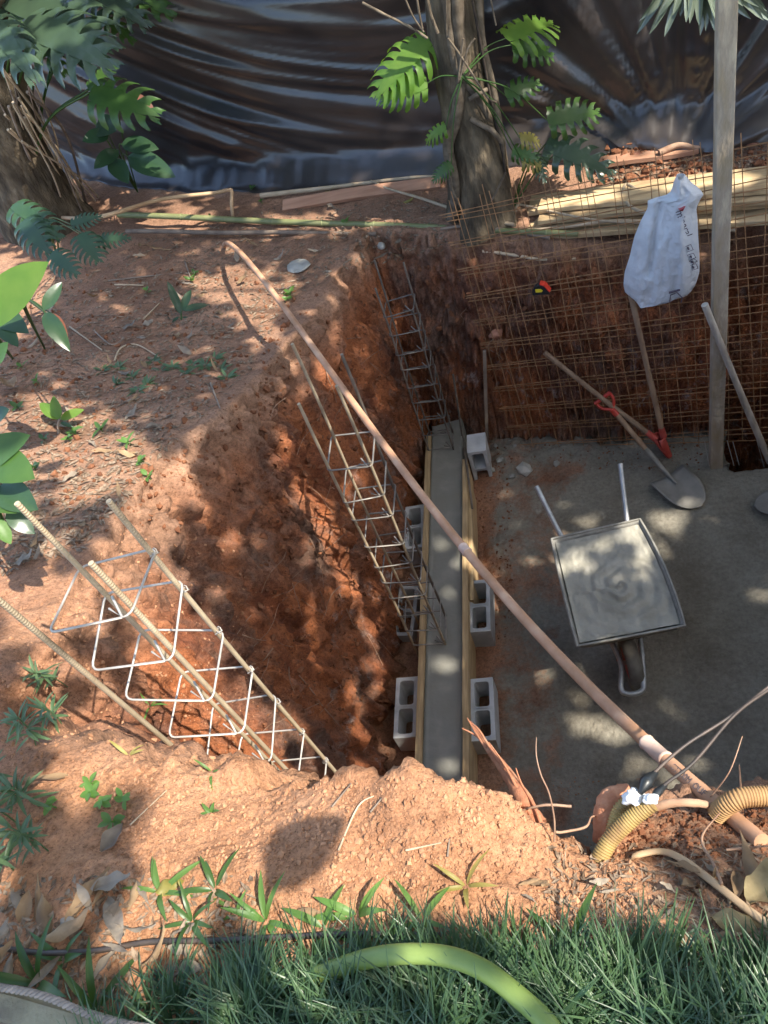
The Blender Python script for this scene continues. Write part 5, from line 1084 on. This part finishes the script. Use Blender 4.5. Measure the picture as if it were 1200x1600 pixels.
BANKP = [(0, 440), (160, 400), (360, 330), (700, 310), (700, 390), (560, 420), (450, 470), (380, 600), (270, 690), (200, 780), (130, 860), (0, 900)]
for k in range(70):
    while True:
        px, py = random.uniform(0, 700), random.uniform(310, 880)
        if inpoly(px, py, BANKP): break
    deadleaf(px, py, random.uniform(.05, .13), random.uniform(.02, .05), random.choice(['dryleaf', 'dryleaf_grey', 'dryleaf_grey']), 'dry curled leaf scattered on the left and far bank', 'dry leaves scattered on the bank')
for k in range(34):
    px, py = random.uniform(820, 1200), random.uniform(1300, 1490)
    if py < 1340 + (1200 - px) * .08: continue
    deadleaf(px, py, random.uniform(.02, .06), random.uniform(.008, .02), random.choice(['dryleaf', 'dryleaf_grey']), 'small dry leaf shred in the soil around the huge dead leaf', 'leaf shreds near the huge dead leaf')
for k in range(22):
    px, py = random.uniform(0, 330), random.uniform(1380, 1530)
    deadleaf(px, py, random.uniform(.04, .09), random.uniform(.015, .035), random.choice(['dryleaf', 'dryleaf_grey', 'dryleaf_grey']), 'small dry leaf in the litter beside the dark tube', 'leaf litter beside the dark tube')
sk_ = [[(520, 1262), (550, 1225)], [(530, 1330), (560, 1262), (585, 1245)], [(580, 1270), (598, 1248)], [(635, 1330), (690, 1318)], [(700, 1340), (703, 1312)], [(205, 1290), (262, 1236)], [(330, 600), (345, 640)], [(180, 565), (190, 545), (215, 540), (250, 560)], [(150, 520), (175, 540), (195, 530)], [(110, 512), (160, 548)], [(170, 440), (240, 432), (285, 428)], [(180, 446), (225, 447)], [(440, 460), (455, 448)], [(225, 500), (250, 475)], [(290, 410), (300, 440)]]
for i, pxs in enumerate(sk_): stick(pxs, .0022 if i < 6 else .006, 'palestick' if i % 2 else 'stick', 'thin dry straw lying on the lit mound' if i < 6 else 'dry twig lying on the shaded left bank', .003, 'twig', 'straws on the mound' if i < 6 else 'twigs on the left bank', name='twig')
# fine litter and soil crumbs: too many to count
mb = MB()
def chip(px, py, L, W):
    p, n = GN(px, py)
    if p is None: return
    az = random.uniform(0, 6.28); d = Vector((math.cos(az), math.sin(az), random.uniform(-.2, .2))); d = (d - n * d.dot(n) * .8).normalized(); s = n.cross(d).normalized(); c = p + n * random.uniform(.001, .008)
    mb.add([c - d * L - s * W * .3, c - d * L * .2 - s * W + n * W * .5, c + d * L, c - d * L * .2 + s * W + n * W * random.uniform(-.2, .6)], [(0, 1, 2), (0, 2, 3)], False)
for k in range(9500):
    px, py = random.uniform(0, 700), random.uniform(300, 900)
    if inpoly(px, py, BANKP): chip(px, py, random.uniform(.006, .034), random.uniform(.003, .010))
for k in range(700): chip(random.uniform(850, 1200), random.uniform(1320, 1500), random.uniform(.003, .016), random.uniform(.001, .004))
for k in range(500): chip(random.uniform(0, 400), random.uniform(1370, 1560), random.uniform(.004, .018), random.uniform(.002, .006))
for k in range(500): chip(random.uniform(930, 1200), random.uniform(225, 300), random.uniform(.01, .03), random.uniform(.004, .01))
solo('leaf_litter', mb, 'litter', 'fine dry leaf fragments strewn over the banks', 'litter', kind='stuff')
bm = bmesh.new(); bmesh.ops.create_icosphere(bm, subdivisions=1, radius=1); IV = np.array([v.co[:] for v in bm.verts]); IF = [tuple(v.index for v in f.verts) for f in bm.faces]; bm.free()
rb = np.random.default_rng(8); mb = MB()
def clod(p, r):
    A = IV * (1 + .5 * rb.uniform(-1, 1, (len(IV), 1))) * rb.uniform(.6, 1.25, 3) * r + np.array(p); mb.add(A.tolist(), IF, False)
def scatter(n, fx, rmin, rmax, pw=2.5):
    for k in range(n):
        q_ = fx(); p, nn = GN(*q_)
        if p is None: continue
        r = rmin + (rmax - rmin) * random.random() ** pw; clod(p + nn * r * .12, r)
scatter(7500, lambda: (random.uniform(180, 1000), random.uniform(1215, 1470)), .0012, .0060, 4)
scatter(1500, lambda: (random.uniform(0, 400), random.uniform(830, 1250)), .0016, .008, 3.5)
solo('soil_crumbs', mb, 'clod', 'loose crumbs of reddish soil on the mound and the lit slope', 'soil', kind='stuff'); mb = MB()
scatter(1500, lambda: (random.uniform(0, 450), random.uniform(420, 830)), .003, .018, 4)
scatter(900, lambda: (random.uniform(950, 1200), random.uniform(1255, 1340)), .0015, .006, 3)
scatter(900, lambda: (random.uniform(400, 640), random.uniform(450, 1180)), .004, .022, 3.5)
scatter(450, lambda: (random.uniform(640, 1000), random.uniform(410, 600)), .006, .028, 3.5)
scatter(500, lambda: (random.uniform(735, 800), random.uniform(690, 1000)), .002, .012, 3)
scatter(220, lambda: (random.uniform(740, 1100), random.uniform(690, 735)), .003, .010, 3)
scatter(500, lambda: (random.uniform(930, 1200), random.uniform(225, 300)), .008, .03, 2)
solo('soil_clods', mb, 'wallsoil', 'loose dark clods of soil on the pit walls, banks and floor', 'soil', kind='stuff')

# ------------------------------------------------------------------ tall shade trees outside the frame (their crowns dapple the light)
# lit and shaded places, as ellipses in the photograph (cx, cy, rx, ry, angle); gaps of the crowns are where the sun comes through
LIT = [(600, 1290, 260, 75, 0), (420, 1300, 130, 80, 0), (820, 1400, 80, 60, 0), (280, 1110, 190, 120, 25), (130, 940, 130, 60, 20), (190, 790, 150, 110, 0), (90, 690, 110, 60, 0), (235, 860, 60, 110, -25), (290, 960, 60, 110, -30),
       (640, 1440, 160, 50, 0), (760, 1530, 130, 40, 20), (1000, 1540, 210, 70, 0), (1120, 1400, 90, 65, 20), (960, 1420, 50, 60, 0), (1190, 1300, 70, 14, 0), (200, 1400, 60, 30, 0), (320, 1420, 120, 40, 0), (60, 1400, 60, 25, 0), (500, 1510, 100, 25, 0),
       (500, 790, 20, 90, -22), (545, 880, 22, 95, -18), (588, 985, 14, 60, -10), (470, 725, 12, 60, -30), (530, 590, 8, 30, -30), (595, 1050, 12, 40, 0), (600, 690, 7, 25, 0), (560, 1110, 25, 40, 0), 
       (345, 445, 65, 22, 5), (430, 415, 40, 10, 0), (250, 340, 120, 12, 3), (520, 340, 120, 14, 0), (640, 330, 60, 12, 0), (430, 480, 25, 10, 40), (300, 318, 40, 8, 0), (465, 448, 30, 8, 0), (100, 345, 30, 25, 40),
       (1010, 315, 200, 22, 0), (1040, 262, 120, 24, -5), (880, 340, 70, 16, 0), (1150, 340, 60, 16, 0), (880, 255, 70, 30, 10), (790, 270, 12, 60, 0), (740, 270, 22, 40, 0), (640, 140, 55, 70, 20), (820, 70, 60, 60, 0), (850, 170, 90, 35, 0), (830, 230, 50, 35, 0), (1060, 20, 90, 40, 0), (720, 60, 14, 60, 0),
       (890, 150, 60, 90, 20), (1000, 110, 55, 110, -25), (1090, 120, 14, 90, 0), (200, 150, 30, 40, 0), (250, 15, 30, 20, 0), (300, 190, 10, 6, 0), (330, 210, 8, 5, 0), (470, 10, 10, 4, 0), (455, 30, 12, 4, 0), (190, 55, 25, 14, 0),
       (40, 450, 55, 60, 40), (20, 720, 50, 40, 0), (100, 650, 60, 30, 0), (60, 320, 30, 30, 50), (40, 250, 20, 60, -20), (898, 866, 60, 30, -41), (990, 890, 48, 20, -42), (845, 935, 40, 18, -8), (830, 880, 36, 18, 20), (1040, 812, 58, 20, -18), (1080, 1215, 50, 22, -10), (672, 1035, 28, 18, -45), (700, 870, 22, 16, 0), (663, 1055, 14, 40, 0),
       (740, 890, 30, 40, 40), (850, 1020, 30, 60, -45), (950, 1120, 30, 50, -45), (745, 950, 8, 30, 0), (420, 470, 40, 60, -40), (1085, 370, 12, 60, 0)]
DARK = [(400, 860, 60, 130, -25), (430, 1010, 60, 90, -20), (360, 720, 50, 60, -20), (520, 1140, 50, 60, 0), (480, 1362, 48, 28, 10), (205, 1315, 60, 32, 0), (190, 1050, 34, 40, -20), (215, 990, 26, 34, 0), (60, 1060, 60, 30, 10), (130, 800, 60, 16, 0), (70, 740, 30, 14, 0), (145, 830, 30, 18, 0), (20, 1000, 30, 30, 0), (950, 1380, 40, 35, 30), (380, 1130, 10, 30, 0), (330, 870, 30, 60, -20), (700, 1460, 40, 12, 0), (450, 1530, 120, 30, 0), (850, 1560, 90, 30, 0), (1150, 1560, 50, 30, 0), (620, 1580, 80, 30, 0)]
def in_ell(x, y, E, gr=0.0):
    for cx, cy, rx, ry, a in E:
        c, s = math.cos(math.radians(a)), math.sin(math.radians(a)); dx, dy = x - cx, y - cy; g_ = gr * min(1.0, min(rx, ry) / 55.0); u = (dx * c + dy * s) / max(2, rx + g_); v = (-dx * s + dy * c) / max(2, ry + g_)
        if u * u + v * v < 1: return True
    return False
random.seed(77); LEAVES = []
targets = [ground, tarp]
bpy.context.view_layer.update()
def first_hit(Q):
    best = None
    for o in targets:
        ML = o.matrix_world.inverted(); ok, p, n, i = o.ray_cast(ML @ Q, -SUN)
        if ok:
            p = o.matrix_world @ p; dd = (Q - p).length
            if best is None or dd < best[0]: best = (dd, p)
    # the mortar surface stands higher than the floor
    tt = (Q.z - .57) / SUN.z; pm = Q - SUN * tt
    if -.16 < pm.x < .46 and 2.16 < pm.y < 2.95: return pm
    return best[1] if best else None
for k in range(32000):
    b = Vector((random.uniform(-6.0, 4.0), random.uniform(-.9, 7.0), random.uniform(.5, 2.5))); near_ = b.y < 1.0 + random.uniform(-.4, .4) and b.x > -2.5; Q = b + SUN * (random.uniform(4.2, 6.5) if near_ else random.uniform(6, 9))
    p = first_hit(Q)
    if p is None: continue
    if k > 18000 and p.z > .75 and not (p.y > 3.75 and p.z < 1.65 and p.x > -.9): continue
    x, y, z = proj(p)
    if z > .1 and -40 < x < 1240 and -40 < y < 1640:
        mg = .075 * F / z
        if in_ell(x, y, LIT, mg) and not in_ell(x, y, DARK, -.3 * mg): continue
    elif random.random() < .25: continue
    LEAVES.append(Q)
TR = [(5.0, -1.6), (6.6, 1.8), (6.2, 5.0), (3.6, 8.2)]
groups = {i: [] for i in range(len(TR))}
for Q in LEAVES:
    groups[min(range(len(TR)), key=lambda i: (Q.x - TR[i][0] + 2.0) ** 2 + (Q.y - TR[i][1]) ** 2)].append(Q)
for i, (x, y) in enumerate(TR):
    L_ = groups[i]
    if not L_: continue
    bz = gh(x, y); cen = sum(L_, Vector()) / len(L_)
    t = thing('shade_tree', ['tall leafy shade tree standing behind the lit mound beyond the grass', 'tall leafy shade tree on the bank opposite the bare soil wall', 'tall leafy shade tree on the bank beyond the timber post', 'tall leafy shade tree behind the black tarpaulin'][i], 'tree', (x, y, bz), 'shade trees around the pit')
    top = Vector((x, y, bz)) + Vector((0, 0, max(2.5, (cen.z - bz) * .62)))
    mb = MB(); mb.tube(curve([(x, y, bz - .1), (x + .1, y - .05, bz + 1.5), top], 8), [.24 - .12 * k / 16 for k in range(17)], 12, jit=.05); build('trunk', mb, 'bark', t)
    nlim = 0
    for k in range(160):
        q_ = random.choice(L_); a = lerp(Vector((x, y, bz)), top, random.uniform(.75, 1)); cv = curve([a, lerp(a, q_, .5) + Vector((0, 0, .4)), q_], 6); bad = False
        for c in cv[::2]:
            p = first_hit(c)
            if p is not None and p.z > -1:
                u_, v_, z_ = proj(p)
                if z_ > .1 and in_ell(u_, v_, LIT, .05 * F / z_): bad = True; break
        if bad or nlim >= 11: continue
        nlim += 1; mb = MB(); mb.tube(cv, [.045 - .04 * j / 12 for j in range(13)], 7); build('limb', mb, 'bark', t)
    mb = MB()
    for q_ in L_:
        s_ = random.uniform(.15, .23); put(mb, leaf_geo(s_, s_ * .6, .25, .15, 4), q_ - SUN.orthogonal().normalized() * s_ * .4, Vector((random.uniform(-1, 1), random.uniform(-1, 1), random.uniform(-.35, .15))), (SUN + Vector((random.uniform(-.5, .5), random.uniform(-.5, .5), 0))).normalized())
    o = build('crown', mb, 'canopy', t); o['kind'] = 'stuff'
